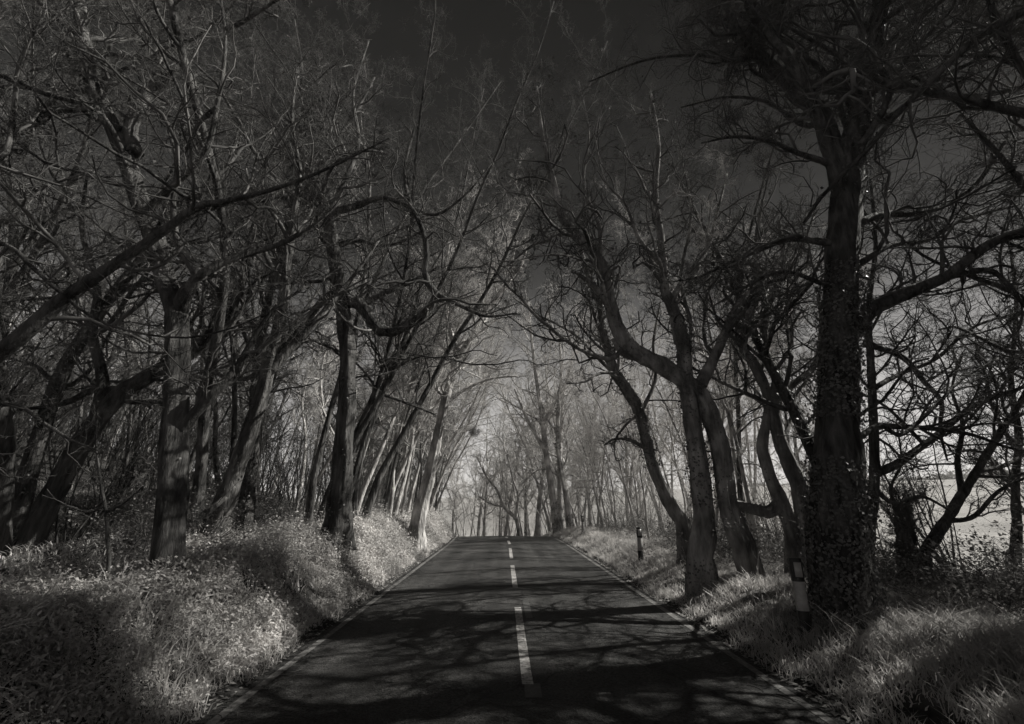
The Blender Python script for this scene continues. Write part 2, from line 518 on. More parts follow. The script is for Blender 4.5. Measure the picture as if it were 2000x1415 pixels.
def leaf_cloud(cent, size, rg, nrm=None, bias=0.0, aspect=.7, along=None):
    n = len(cent)
    d = norm(rg.normal(size=(n, 3)))
    if along is not None:
        d = norm(np.cross(norm(along + .5 * d), nrm + .3 * rg.normal(size=(n, 3))))
    nn = rg.normal(size=(n, 3))
    if nrm is not None:
        nn = nn * (1 - bias) + nrm * bias * 2
    nn = norm(nn)
    a = norm(np.cross(nn, d)); b = np.cross(nn, a)
    s = (size * (.55 + .9 * rg.random(n)))[:, None]
    v = np.stack([cent - a * s * .5, cent + b * s * aspect * .5 + nn * s * .12, cent + a * s * .5, cent - b * s * aspect * .5 + nn * s * .12], 1)
    f = np.arange(n * 4).reshape(n, 4)
    return v.reshape(-1, 3), f

def ivy_mesh(P, Rr, count, size, t0, t1, rg, thick=.10):
    """leaves wrapped round a polyline"""
    Kk = len(P)
    t = t0 + (t1 - t0) * rg.random(count) ** 1.25
    keep = vnoise(t * 23 + P[0, 0], np.full(count, P[0, 1])) > .30
    t = t[keep]
    f = t * (Kk - 1.001); i = f.astype(int); u = (f - i)[:, None]
    c = P[i] * (1 - u) + P[i + 1] * u
    r = Rr[i] * (1 - u[:, 0]) + Rr[i + 1] * u[:, 0]
    tan = norm(P[i + 1] - P[i])
    U = norm(np.cross(tan, np.array([[0, 1., .2]]))); Vv = np.cross(tan, U)
    az = rg.random(len(t)) * 2 * math.pi
    rad = np.cos(az)[:, None] * U + np.sin(az)[:, None] * Vv
    cent = c + rad * (r + thick * rg.random(len(t)) ** 1.5)[:, None]
    return leaf_cloud(cent, size, rg, rad, .55)

def build_tree(root, L0, L1, rg, lv, seed_base, bark='bark', ivy=None, trunk_sides=14, limb_sides=8, rough=.16, dry=0, twig='twig'):
    """L0: list of (P,R) trunks; L1: list of (P,R) limbs; lv: list of spawn levels (n, ang, lenf, K, up, wob, sides)"""
    off = np.array(seed_base)
    g = Geo()
    for P, Rr in L0:
        Pn = P.copy()
        g.addc(*tubes(Pn[None], Rr[None], trunk_sides, rg, rough))
    for P, Rr in L1:
        g.addc(*tubes(P[None], Rr[None], limb_sides, rg, rough * .8))
    tr = g.build('trunk', M[bark], root, True, off)
    c = Geo()
    K16 = 16
    par = [resample(P, Rr, K16) for P, Rr in L1] + [resample(P[int(len(P) * .45):], Rr[int(len(P) * .45):], K16) for P, Rr in L0]
    P = np.stack([p for p, _ in par]); Rr = np.stack([r for _, r in par]); Ln = np.clip(plen(P), 1.2, 6.0)
    for (n, ang, lenf, Kp, up, wob, sides) in lv:
        P, Rr, Ln = spawn(P, Rr, Ln, n, .12, 1.0, ang, lenf, Kp, up, wob, rg)
        v, f = tubes(P, Rr, sides)
        c.add(v, f)
    if dry:
        tips = P[:, -1]
        sel = rg.integers(0, len(tips), dry)
        v, f = leaf_cloud(tips[sel] + rg.normal(size=(dry, 3)) * .06, .07, rg)
        c.add(v, f)
    c.build('crown', M[twig], root, False, off)
    if ivy:
        gi = Geo()
        for (k, cnt, size, t0, t1, th) in ivy:
            P_, R_ = (L0 + L1)[k]
            v, f = ivy_mesh(P_, R_, cnt, size, t0, t1, rg, th)
            gi.add(v, f)
        gi.build('ivy', M['ivy'], root, False, off)

def px_line(pts, Y, Kn, flare=False, ground=False, w1=.9):
    P, Rr = [], []
    for q in pts:
        y = Y + (q[3] if len(q) > 3 else 0)
        p = at(q[0], q[1], y)
        P.append(p); Rr.append(q[2] * .5 / F_PX * depth(p) * w1)
    P = np.array([tuple(p) for p in P]); Rr = np.array(Rr)
    if ground:
        b = P[0]
        h = Hs(b[0], b[1]) - .15
        if b[2] > h:
            P = np.vstack([[b[0], b[1], h], P]); Rr = np.concatenate([[Rr[0] * 1.25], Rr])
        else:
            P[0, 2] = h
    return resample(P, Rr, Kn)

FINE = [(10, .85, .50, 8, .10, .27, 5), (8, .80, .52, 6, .08, .3, 4), (7, .75, .55, 5, .05, .3, 3)]
DENSE = [(11, .85, .55, 8, .10, .27, 5), (9, .80, .55, 6, .08, .3, 4), (7, .75, .58, 5, .05, .3, 3), (2, .7, .65, 4, .03, .25, 3)]
FINER = [(10, .85, .50, 8, .10, .27, 5), (8, .80, .52, 6, .08, .3, 4), (7, .75, .55, 5, .05, .3, 3), (2, .7, .6, 4, .03, .2, 3)]
def hero(name, label, cat, Y, trunks, limbs, lv=FINE, bark='bark', ivy=None, seed=1, extra=0, dry=0, w1=.8, trunk_sides=26, twig='twig'):
    rg = np.random.default_rng(seed)
    L0 = [px_line(t, Y, 64, ground=(i == 0 or t[0][1] > 1020), w1=w1) for i, t in enumerate(trunks)]
    # root flare on trunks that stand on the ground
    for i, t in enumerate(trunks):
        if t[0][1] > 1000:
            P, Rr = L0[i]
            k = np.exp(-np.linspace(0, 1, len(Rr)) * 30 / 2.2)
            L0[i] = (P, Rr * (1 + .35 * k))
    L1 = [px_line(t, Y, 24, w1=w1) for t in limbs]
    L1 = [(P, Rr * (1 + .30 * np.exp(-np.arange(24) / 2.5))) for P, Rr in L1]
    if extra:
        P, Rr = L0[0]
        for P0, R0 in L0[:2]:
            Ps, Rs, Ls = spawn(P0[None], R0[None], np.array([plen(P0[None])[0]]), extra, .38, 1.0, .95, .34, 16, .08, .13, rg, radf=.4, tpow=.5)
            for q in range(len(Ps)):
                L1.append((Ps[q], Rs[q]))
    b = L0[0][0][0]
    root = empty(name, (b[0], b[1], b[2]), label, cat)
    build_tree(root, L0, L1, rg, lv, b, bark, ivy, trunk_sides=trunk_sides, dry=dry, twig=twig)
    return root

# ------------------------------------------------------------------ trees traced from the photograph
hero('ivy_clad_tree', 'thick dark ivy covered tree with wide bare limbs beside the nearest marker post', 'tree', 7.25,
     [[(1648, 1212, 118), (1640, 1100, 108), (1634, 950, 100), (1636, 800, 82), (1641, 650, 76), (1646, 500, 72), (1655, 380, 74), (1664, 300, 62), (1684, 200, 46), (1700, 100, 42), (1722, 0, 36), (1738, -120, 26, .3), (1750, -260, 14, .6)],
      [(1652, 400, 44), (1628, 310, 44), (1606, 230, 40), (1565, 185, 36), (1500, 125, 30), (1446, 75, 26), (1425, 20, 22), (1402, -60, 16), (1380, -160, 8)]],
     [[(1668, 640, 40), (1700, 606, 38, -.1), (1760, 578, 34, -.3), (1850, 540, 30, -.6), (1900, 500, 27, -.8), (1960, 465, 24, -1.), (2060, 445, 18, -1.2), (2180, 400, 10, -1.3)],
      [(1850, 540, 18, -.6), (1930, 528, 14, -.6), (1972, 560, 11, -.6), (2010, 605, 9, -.6), (2080, 640, 5, -.6)],
      [(1636, 478, 18), (1600, 472, 17, .1), (1540, 468, 15, .3), (1480, 490, 13, .5), (1410, 520, 11, .7), (1370, 540, 8, .8), (1325, 548, 5, .9)],
      [(1640, 560, 16), (1600, 552, 12, -.2), (1545, 532, 10, -.3), (1500, 538, 9, -.5), (1440, 570, 7, -.6), (1390, 600, 4, -.6)],
      [(1670, 440, 18), (1720, 420, 17, .2), (1790, 418, 15, .4), (1850, 400, 13, .6), (1900, 365, 11, .7), (1930, 330, 10, .8), (1960, 280, 8, .9), (2010, 200, 5, 1.)],
      [(1688, 240, 18), (1740, 228, 16, -.2), (1800, 180, 14, -.4), (1850, 145, 12, -.5), (1920, 110, 9, -.6), (2020, 30, 5, -.7)],
      [(1620, 320, 15), (1560, 300, 13, -.2), (1500, 275, 10, -.3), (1430, 268, 8, -.5), (1370, 280, 4, -.6)],
      [(1612, 235, 14), (1570, 245, 12, .2), (1500, 200, 10, .3), (1420, 190, 8, .5), (1330, 210, 4, .7)],
      [(1672, 300, 14), (1640, 200, 12, .3), (1645, 130, 10, .5), (1680, 70, 8, .7), (1690, -40, 5, .9)],
      [(1672, 520, 16), (1740, 480, 14, .5), (1810, 470, 12, .8), (1880, 430, 10, 1.1), (1990, 400, 6, 1.4)],
      [(1690, 180, 14), (1740, 110, 12, .3), (1790, 60, 10, .5), (1830, -20, 7, .7), (1900, -120, 4, .8)],
      [(1480, 110, 14), (1430, 120, 11), (1360, 108, 9, .2), (1260, 118, 7, .4), (1150, 160, 4, .6)],
      [(1672, 860, 14), (1720, 830, 13, .2), (1760, 850, 11, .4), (1830, 790, 9, .6), (1880, 740, 7, .8), (1950, 700, 4, 1.)]],
     ivy=[(0, 12000, .055, .0, .34, .20), (0, 1500, .05, .3, .7, .08)], seed=3, extra=24, lv=DENSE, w1=.72)

hero('leaning_tree', 'gnarled tree right of the road with one great limb bending over it', 'tree', 10.2,
     [[(1466, 1134, 52), (1446, 1060, 48), (1422, 1000, 46), (1408, 900, 44), (1396, 845, 44), (1362, 772, 46), (1300, 722, 44), (1240, 688, 40), (1207, 650, 36), (1190, 590, 33), (1180, 530, 30, -.2), (1158, 495, 27, -.4), (1128, 460, 24, -.6), (1100, 430, 21, -.8), (1082, 360, 16, -1.), (1060, 270, 11, -1.2), (1048, 170, 6, -1.2)],
      [(1366, 1096, 58), (1374, 1000, 52), (1364, 900, 46), (1350, 800, 44), (1338, 733, 38), (1333, 660, 34), (1318, 610, 30), (1300, 570, 26), (1292, 480, 20), (1280, 380, 15), (1286, 280, 10), (1270, 180, 6)]],
     [[(1368, 752, 30), (1392, 705, 28, .1), (1415, 655, 26, .2), (1434, 610, 24, .3), (1470, 570, 21, .4), (1520, 545, 16, .5), (1560, 500, 10, .6), (1590, 420, 6, .7)],
      [(1190, 600, 20), (1160, 560, 16, -.2), (1128, 535, 10, -.3)],
      [(1200, 660, 22), (1215, 690, 20, .1), (1250, 705, 12, .1)],
      [(1310, 590, 16), (1340, 540, 14, .2), (1380, 490, 11, .4), (1400, 420, 8, .6), (1420, 340, 5, .8)],
      [(1296, 520, 14), (1250, 470, 12, -.3), (1222, 400, 9, -.5), (1180, 350, 7, -.6), (1160, 260, 4, -.7)],
      [(1104, 440, 12), (1070, 470, 10, -.3), (1040, 480, 8, -.4), (990, 520, 5, -.5)],
      [(1172, 515, 13), (1170, 440, 11, -.2), (1140, 360, 9, -.3), (1150, 260, 6, -.4), (1130, 160, 4, -.4)],
      [(1338, 730, 14), (1350, 640, 12, .6), (1330, 540, 10, .8), (1350, 420, 7, 1.), (1330, 300, 4, 1.1)]],
     ivy=[(1, 2600, .06, .0, .62, .16), (0, 900, .05, 0., .55, .05)], seed=5, extra=9, dry=700, lv=FINER, bark='fill_lift_bark', w1=.68)

hero('ivy_stemmed_tree', 'slanting ivy wrapped stem leaning left just behind the second marker post', 'tree', 13.2,
     [[(1340, 1092, 34), (1337, 1030, 34), (1312, 990, 30), (1295, 955, 28), (1280, 922, 26), (1270, 890, 24), (1248, 803, 26), (1222, 760, 26), (1200, 725, 26), (1190, 690, 22), (1180, 655, 20), (1172, 600, 16), (1150, 540, 12), (1130, 470, 8)]],
     [[(1268, 880, 12), (1230, 860, 9), (1200, 858, 6), (1180, 870, 4)],
      [(1200, 730, 11), (1168, 700, 9, -.3), (1130, 660, 7, -.4), (1090, 635, 6, -.5), (1050, 615, 5, -.6), (1000, 580, 3, -.7)],
      [(1250, 810, 10), (1280, 740, 9, .3), (1276, 670, 7, .5), (1290, 590, 5, .7)]],
     ivy=[(0, 3000, .06, .25, .95, .18)], seed=8, extra=9, bark='fill_lift_bark', w1=.75)

hero('twisted_tree', 'twisted tree with S-curved twin stems just left of the thick dark ivy tree', 'tree', 10.6,
     [[(1548, 1130, 34), (1546, 1050, 32), (1530, 990, 36), (1508, 945, 32), (1490, 890, 28), (1489, 860, 26), (1500, 800, 24), (1496, 765, 24), (1472, 712, 24), (1450, 678, 22), (1462, 620, 18), (1480, 560, 14), (1476, 480, 10), (1490, 390, 6)],
      [(1570, 1130, 50), (1574, 1040, 46), (1566, 980, 44), (1556, 940, 42), (1522, 860, 34), (1508, 790, 30), (1518, 745, 26), (1498, 704, 22), (1491, 662, 20), (1500, 600, 16), (1530, 520, 12), (1520, 430, 8)]],
     [[(1524, 985, 34), (1500, 1000, 34), (1460, 992, 30), (1432, 985, 24)],
      [(1510, 790, 16), (1550, 750, 18, .1), (1590, 715, 16, .2), (1604, 640, 12, .3), (1596, 560, 7, .4)],
      [(1525, 870, 14), (1545, 820, 12, .3), (1556, 770, 9, .4), (1590, 720, 6, .5), (1600, 650, 4, .6)],
      [(1562, 960, 18), (1600, 950, 17, -.1), (1640, 920, 12, -.1)]],
     ivy=[(0, 250, .05, .0, .6, .05)], seed=12, extra=9, bark='fill_lift_bark', w1=.7)

hero('old_tree', 'old tree with a broken limb stub and pale streaked trunk on the left bank', 'tree', 6.9,
     [[(322, 1096, 60), (332, 1000, 56), (337, 900, 54), (342, 820, 50), (345, 700, 48), (345, 620, 44), (322, 545, 40), (302, 470, 38), (272, 390, 35), (250, 320, 33), (217, 245, 32), (186, 180, 31), (166, 95, 28), (152, 0, 24), (142, -110, 17), (150, -240, 8)]],
     [[(334, 880, 12), (352, 846, 22), (378, 812, 25), (420, 765, 24), (452, 735, 22, .2), (476, 700, 18, .3), (500, 655, 14, .4), (540, 600, 9, .5), (600, 560, 5, .6)],
      [(346, 612, 30), (364, 570, 28, -.1), (384, 540, 22, -.2), (364, 505, 18, -.2), (346, 472, 15, -.2), (338, 400, 12, -.2), (345, 320, 9, -.2), (325, 240, 6, -.2)],
      [(384, 542, 18, -.2), (420, 520, 17, -.1), (470, 500, 15, .1), (540, 480, 12, .3), (600, 450, 8, .4), (660, 400, 4, .5)],
      [(264, 300, 28), (256, 255, 30), (268, 215, 28), (290, 180, 28), (312, 165, 26), (336, 152, 20)],
      [(196, 205, 20), (150, 212, 18, -.2), (95, 218, 17, -.3), (50, 245, 15, -.5), (10, 290, 12, -.6), (-40, 330, 7, -.6)],
      [(172, 125, 18), (140, 165, 16, -.3), (100, 195, 14, -.4), (60, 235, 10, -.5)],
      [(280, 420, 16), (330, 370, 15, -.3), (400, 300, 12, -.5), (425, 200, 10, -.6), (440, 90, 8, -.7), (430, -20, 5, -.7)],
      [(425, 210, 10, -.6), (390, 240, 9, -.6), (360, 300, 6, -.6)],
      [(440, 60, 10, -.7), (480, 40, 9, -.7), (560, -10, 6, -.8), (640, -40, 4, -.8)],
      [(300, 470, 14), (340, 440, 14, .3), (420, 400, 12, .5), (500, 395, 9, .7), (560, 380, 5, .9)]],
     bark='bark', ivy=[(0, 320, .05, .1, .8, .05)], seed=21, extra=14, dry=900, lv=FINER)

hero('crooked_limb_tree', 'straight dark tree on the left bank with a crooked elbowed limb over the road', 'tree', 12.0,
     [[(654, 1052, 58), (664, 960, 46), (672, 860, 40), (678, 760, 36), (678, 680, 34), (668, 600, 32), (656, 510, 29), (640, 425, 27), (634, 400, 24), (600, 330, 16), (580, 250, 12), (590, 150, 8), (575, 40, 5)]],
     [[(676, 590, 24), (700, 592, 26, -.1), (720, 618, 26, -.2), (738, 645, 25, -.3), (765, 650, 24, -.4), (800, 635, 22, -.6), (836, 605, 20, -.7), (853, 580, 19, -.8), (842, 560, 17, -.8), (828, 540, 15, -.9), (834, 490, 13, -.9), (822, 440, 12, -1.), (800, 395, 10, -1.), (790, 330, 8, -1.), (810, 250, 5, -1.)],
      [(700, 600, 16), (735, 580, 15, .2), (780, 560, 13, .3), (815, 545, 9, .3), (860, 520, 5, .4)],
      [(853, 575, 11, -.8), (900, 598, 9, -.9), (950, 618, 7, -1.), (1010, 612, 4, -1.)],
      [(640, 415, 18), (690, 405, 15, -.1), (745, 386, 12, -.3), (790, 400, 10, -.4), (850, 420, 7, -.6), (910, 380, 5, -.8), (960, 320, 3, -.9)],
      [(636, 410, 18), (580, 392, 16, .1), (520, 380, 14, .2), (470, 385, 12, .3), (400, 415, 9, .4), (330, 440, 5, .5)],
      [(668, 560, 16), (628, 590, 17, .2), (590, 640, 16, .3), (552, 680, 14, .4), (520, 705, 9, .5)],
      [(655, 480, 14), (700, 470, 11, .3), (760, 480, 8, .5), (830, 450, 5, .6)],
      [(640, 430, 14), (670, 360, 12, .3), (700, 280, 10, .5), (690, 180, 7, .7), (720, 80, 4, .8)]],
     ivy=[(0, 900, .05, .0, .65, .10)], seed=23, extra=14, dry=700, lv=FINER)

hero('slanting_tree', 'pale edged trunk slanting right between the broken stub tree and the crooked limb tree', 'tree', 9.6,
     [[(392, 1092, 40), (420, 1020, 38), (445, 960, 36), (470, 890, 34), (492, 830, 30), (512, 770, 28), (528, 700, 26), (545, 640, 25), (556, 570, 23), (562, 510, 19), (572, 430, 15), (585, 340, 11), (570, 240, 8), (580, 130, 5)]],
     [[(522, 730, 18), (560, 690, 18, .1), (600, 645, 16, .2), (640, 600, 14, .3), (690, 540, 9, .5), (740, 470, 5, .6)],
      [(520, 720, 14), (480, 740, 12, .2), (440, 735, 10, .3), (400, 725, 7, .4)],
      [(448, 965, 14), (410, 1000, 11, -.5), (392, 1040, 7, -.6)],
      [(555, 560, 14), (520, 500, 12, .3), (500, 420, 9, .4), (480, 330, 6, .5)]],
     bark='grey_bark', ivy=[(0, 120, .05, .1, .7, .04)], seed=27, extra=11)

hero('forked_tree', 'slim pale tree leaning right over the left bank and forking wide high up', 'tree', 19.0,
     [[(815, 1022, 30), (838, 930, 24), (855, 850, 21), (868, 790, 20), (884, 730, 18), (892, 690, 16), (880, 650, 12), (872, 600, 10), (868, 540, 8), (880, 460, 5)]],
     [[(892, 700, 14), (908, 680, 13), (930, 640, 11), (950, 605, 10), (972, 580, 9), (998, 545, 8), (1000, 510, 6), (1010, 470, 4)],
      [(998, 545, 6), (1018, 520, 5), (1028, 490, 3)],
      [(868, 790, 10), (910, 760, 8, .3), (960, 740, 6, .5), (1010, 735, 4, .7)]],
     bark='glow_bark', twig='pale_glow_twig', seed=31, extra=12, lv=FINE)

hero('slim_leaning_tree', 'thin dark stem slanting right from behind the crooked limb trunk', 'tree', 14.5,
     [[(690, 1030, 18), (692, 960, 16), (705, 890, 15), (730, 810, 14), (758, 735, 13), (785, 675, 11), (806, 620, 9), (822, 560, 6), (835, 480, 4)]],
     [[(762, 725, 8), (800, 705, 6), (840, 690, 4)], [(745, 770, 8), (800, 790, 6), (850, 810, 4)]], seed=33, extra=10, lv=FINE[:3])

hero('tilted_tree', 'heavy dark trunk tilting right in the shaded wood at the far left', 'tree', 10.5,
     [[(50, 1075, 46), (95, 985, 42), (140, 900, 40), (190, 820, 38), (245, 765, 36), (310, 725, 32), (370, 690, 30), (430, 640, 22), (470, 560, 16), (500, 460, 10)]],
     [[(190, 820, 26), (200, 740, 24, .2), (180, 650, 20, .4), (190, 560, 15, .6), (160, 450, 10, .8), (170, 340, 6, 1.)],
      [(245, 765, 20), (190, 760, 16, .3), (120, 790, 12, .5), (40, 800, 7, .7)]], seed=35, extra=12)

hero('overhanging_tree', 'tree at the left picture edge sending one long straight limb up to the right', 'tree', 5.6,
     [[(-250, 1080, 90), (-240, 950, 80), (-225, 830, 70), (-230, 700, 60), (-220, 500, 50), (-230, 300, 40), (-200, 60, 28), (-190, -200, 14)]],
     [[(-228, 840, 46), (-120, 770, 44), (0, 690, 42), (60, 640, 40), (110, 595, 37), (200, 532, 30), (300, 465, 26), (390, 402, 21), (450, 392, 16), (550, 365, 12), (650, 325, 8), (760, 270, 4)],
      [(-226, 600, 22), (-120, 520, 20), (0, 475, 15), (60, 520, 12), (110, 565, 10), (200, 630, 8), (340, 660, 7), (450, 642, 5), (560, 592, 3)],
      [(-230, 420, 22), (-120, 330, 20), (0, 310, 18), (25, 230, 14), (40, 120, 10), (90, 20, 6)],
      [(-228, 860, 20), (-100, 830, 16), (20, 790, 12), (90, 830, 10), (140, 860, 8), (190, 880, 4)]], seed=37, extra=12, w1=.64)

hero('sapling', 'thin young sapling standing alone on the left bank before the dark wood', 'sapling', 6.3,
     [[(212, 1108, 9), (209, 1040, 8), (207, 1000, 7), (196, 940, 6), (188, 870, 4), (190, 800, 3)]],
     [[(207, 1000, 6), (240, 985, 4), (280, 950, 3)], [(205, 990, 5), (170, 1000, 4), (120, 985, 2.5)]],
     lv=[(4, .8, .5, 5, .1, .2, 4), (3, .7, .5, 4, .05, .2, 3)], seed=39, trunk_sides=8)

hero('twin_stemmed_tree', 'tall straight twin stemmed tree standing right of the road just past the crest', 'tree', 33.0,
     [[(1090, 1050, 17), (1078, 965, 13), (1066, 880, 11), (1056, 800, 10), (1046, 730, 8), (1038, 660, 6), (1032, 590, 4)],
      [(1116, 1050, 15), (1104, 960, 12), (1090, 880, 10), (1090, 800, 8), (1096, 730, 6), (1092, 650, 4)]],
     [[(1064, 880, 9), (1030, 820, 7), (1005, 760, 4)], [(1060, 830, 8), (1090, 770, 6), (1100, 700, 3)]],
     lv=[(9, .7, .5, 7, .12, .15, 4), (8, .7, .5, 5, .08, .2, 3), (6, .7, .5, 4, .05, .2, 3)], seed=41, extra=14, bark='glow_bark', twig='pale_glow_twig',
     ivy=[(0, 900, .1, .0, .5, .12), (1, 900, .1, .0, .5, .12)])

hero('low_branched_tree', 'crooked tree with low branches sweeping left above the end of the road', 'tree', 40.0,
     [[(1014, 1050, 14), (1008, 1015, 12), (985, 990, 11), (972, 960, 9), (950, 930, 7), (930, 890, 4)]],
     [[(1006, 1010, 9), (1012, 970, 8), (1000, 930, 6), (990, 880, 4)], [(985, 990, 7), (960, 985, 6), (935, 970, 4)]],
     lv=[(9, .8, .6, 7, .10, .2, 4), (8, .7, .5, 5, .06, .2, 3), (5, .7, .5, 4, .05, .2, 3)], seed=43, extra=9, w1=.5, bark='glow_bark', twig='pale_glow_twig')

hero('slender_stem_tree', 'slender dark stem rising close behind the thick ivy tree with branches sweeping right', 'tree', 9.0,
     [[(1694, 1150, 24), (1698, 1050, 22), (1708, 940, 21), (1706, 830, 18), (1700, 700, 15), (1696, 600, 11), (1710, 480, 8), (1700, 350, 5)]],
     [[(1706, 925, 18), (1750, 908, 17), (1790, 880, 16, .1), (1834, 848, 15, .2), (1872, 815, 14, .3), (1912, 788, 12, .4), (2000, 756, 8, .6), (2090, 720, 4, .7)],
      [(1706, 832, 14), (1770, 834, 12, -.2), (1834, 839, 11, -.4), (1900, 850, 9, -.5), (1971, 875, 7, -.6), (2060, 890, 4, -.7)],
      [(1700, 674, 13), (1765, 700, 12, .2), (1804, 745, 11, .3), (1838, 786, 10, .4), (1836, 840, 7, .4), (1850, 900, 4, .5)],
      [(1712, 960, 11), (1750, 985, 9, -.2), (1800, 970, 8, -.4), (1860, 1000, 5, -.6)],
      [(1704, 760, 12), (1760, 730, 10, .5), (1830, 700, 9, .8), (1900, 640, 7, 1.), (1990, 610, 4, 1.2)]], seed=51, extra=12)
hero('field_edge_tree', 'crooked low tree leaning right against the pale field at the right edge', 'tree', 10.0,
     [[(1806, 1105, 26), (1811, 1073, 24), (1847, 1018, 21), (1880, 963, 19), (1907, 921, 17), (1950, 850, 14), (1990, 790, 11), (2030, 700, 8), (2040, 600, 5)],
      [(1775, 1110, 44), (1768, 1050, 38), (1766, 1010, 34), (1764, 985, 20)]],
     [[(1880, 963, 13), (1870, 900, 11, .2), (1880, 830, 9, .4), (1860, 760, 6, .6), (1880, 690, 4, .8)],
      [(1847, 1018, 11), (1900, 1010, 10, -.2), (1950, 960, 8, -.4), (2010, 930, 5, -.6)],
      [(1907, 921, 12), (1960, 910, 10, .2), (2010, 880, 7, .4), (2080, 820, 4, .5)],
      [(1766, 1040, 9), (1740, 960, 7), (1760, 900, 5), (1750, 820, 3)]], seed=53, extra=12)
hero('upright_edge_tree', 'thin upright tree by the field at the extreme right edge', 'tree', 11.0,
     [[(1985, 1110, 18), (1988, 1030, 16), (1984, 944, 14), (1990, 850, 12), (1975, 740, 10), (1985, 600, 7), (1970, 460, 4)]],
     [[(1986, 960, 9), (1940, 900, 8, .3), (1900, 880, 6, .5), (1850, 890, 4, .7)], [(1985, 880, 9), (1940, 800, 7, .3), (1920, 720, 5, .5), (1870, 660, 3, .6)]], seed=55, extra=14)

# ------------------------------------------------------------------ tree kinds for the wood
def kind_tree(name, seed, hgt, rad, lean, stems, n1, t1, ang1, lf1, lv, bark='bark', curve=.05, ivy=None, dry=0, twig='twig'):
    rg = np.random.default_rng(seed)
    root = empty(name, (0, 0, 0))
    L0 = []
    for s in range(stems):
        a = rg.random() * 6.28
        k = 12
        h = hgt * (.75 + .35 * rg.random()) if stems > 1 else hgt
        d = np.array([lean + (.35 * math.cos(a) if stems > 1 else 0), (.35 * math.sin(a) if stems > 1 else .05 * math.cos(a)), 1.0])
        p = np.array([.12 * math.cos(a), .12 * math.sin(a), -.2]) if stems > 1 else np.array([0, 0, -.2])
        pts = [p]
        for i in range(1, k):
            d = d / np.linalg.norm(d)
            p = p + d * h / (k - 1)
            pts.append(p)
            d = d + rg.normal(size=3) * curve * np.array([1, 1, .3]) + np.array([0, 0, .012])
        rr = rad * (1 - .82 * np.linspace(0, 1, k) ** .9) * (.7 + .4 * rg.random() if stems > 1 else 1)
        P_, R_ = resample(np.array(pts), rr, 22)
        R_ = R_ * (1 + .5 * np.exp(-np.arange(22) / 1.0))
        L0.append((P_, R_))
    L1 = []
    for P_, R_ in L0:
        ps, rs, ls = spawn(P_[None], R_[None], np.array([hgt]), n1, t1, .98, ang1, lf1, 14, .06, .12, rg, radf=.5, tpow=.5)
        for q in range(len(ps)):
            L1.append((ps[q], rs[q]))
    build_tree(root, L0, L1, rg, lv, (0, 0, 0), bark, ivy, trunk_sides=9, limb_sides=5, dry=dry, twig=twig)
    return root

MID = [(8, .8, .5, 6, .08, .28, 4), (7, .75, .52, 5, .05, .3, 3), (6, .7, .55, 4, .03, .22, 3)]
PROTO = {}
for i in range(6):
    j = i % 3
    PROTO['slender_tree', i] = kind_tree('slender_tree', 100 + i, 16.5 + 1.5 * j, .078 + .018 * j, .10 + .06 * j, 1, 20, .22, .8, .20, MID, 'glow_bark' if i > 2 else ('grey_bark' if i == 1 else 'bark'), .10, twig='pale_glow_twig' if i > 2 else 'twig')
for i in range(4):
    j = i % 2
    PROTO['broad_tree', i] = kind_tree('broad_tree', 120 + i, 19 + 1.2 * j, .24 + .03 * j, .05 + .05 * j, 1, 20, .2, .95, .32, [(9, .85, .5, 6, .08, .22, 4), (8, .8, .5, 5, .05, .24, 3), (6, .7, .55, 4, .03, .22, 3)], 'glow_bark' if i > 1 else 'bark', .07, ivy=[(0, 900, .08, .0, .5, .12)], dry=300, twig='pale_glow_twig' if i > 1 else 'twig')
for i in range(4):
    PROTO['bare_bush', i] = kind_tree('bare_bush', 140 + i, 5.5 + .5 * i, .035, 0.0, 7, 5, .2, .6, .28, [(5, .7, .5, 5, .08, .2, 3), (4, .7, .5, 4, .05, .2, 3)], 'glow_bark' if i > 1 else 'bark', .09, dry=150, twig='pale_glow_twig' if i > 1 else 'twig')

def bramble(seed, w_, h_):
    rg = np.random.default_rng(seed)
    root = empty('bramble_bush', (0, 0, 0))
    n = 90
    base = np.stack([rg.normal(size=n) * w_ * .3, rg.normal(size=n) * w_ * .3, np.full(n, -.05)], -1)
    k = 8
    P = np.zeros((n, k, 3)); P[:, 0] = base
    d = norm(np.stack([rg.normal(size=n) * .6, rg.normal(size=n) * .6, np.ones(n)], -1))
    ln = h_ * (.7 + 1.1 * rg.random(n))
    p = base.copy()
    for j in range(1, k):
        d = norm(d + rg.normal(size=d.shape) * .18 + np.array([0, 0, -.16]))
        p = p + d * (ln / (k - 1))[:, None]
        p[:, 2] = np.maximum(p[:, 2], .03)
        P[:, j] = p
    Rr = np.linspace(.008, .003, k)[None] * np.ones((n, 1))
    g = Geo(); v, f = tubes(P, Rr, 4); g.add(v, f)
    P2, R2, L2 = spawn(P, Rr, ln, 5, .2, 1, .8, .35, 5, 0, .2, rg)
    v, f = tubes(P2, R2, 3); g.add(v, f)
    g.build('stems', M['twig'], root)
    pts = np.concatenate([P[:, 2:].reshape(-1, 3), P2[:, 1:].reshape(-1, 3)])
    sel = pts[rg.integers(0, len(pts), 3200)] + rg.normal(size=(3200, 3)) * .07
    sel[:, 2] = np.abs(sel[:, 2])
    g = Geo(); v, f = leaf_cloud(sel, .06, rg, np.array([[0, 0, 1.]]), .4); g.add(v, f)
    g.build('leaves', M['bramble'], root)
    return root
for i in range(3):
    PROTO['bramble_bush', i] = bramble(160 + i, 1.6 + .3 * i, 1.2 + .2 * i)

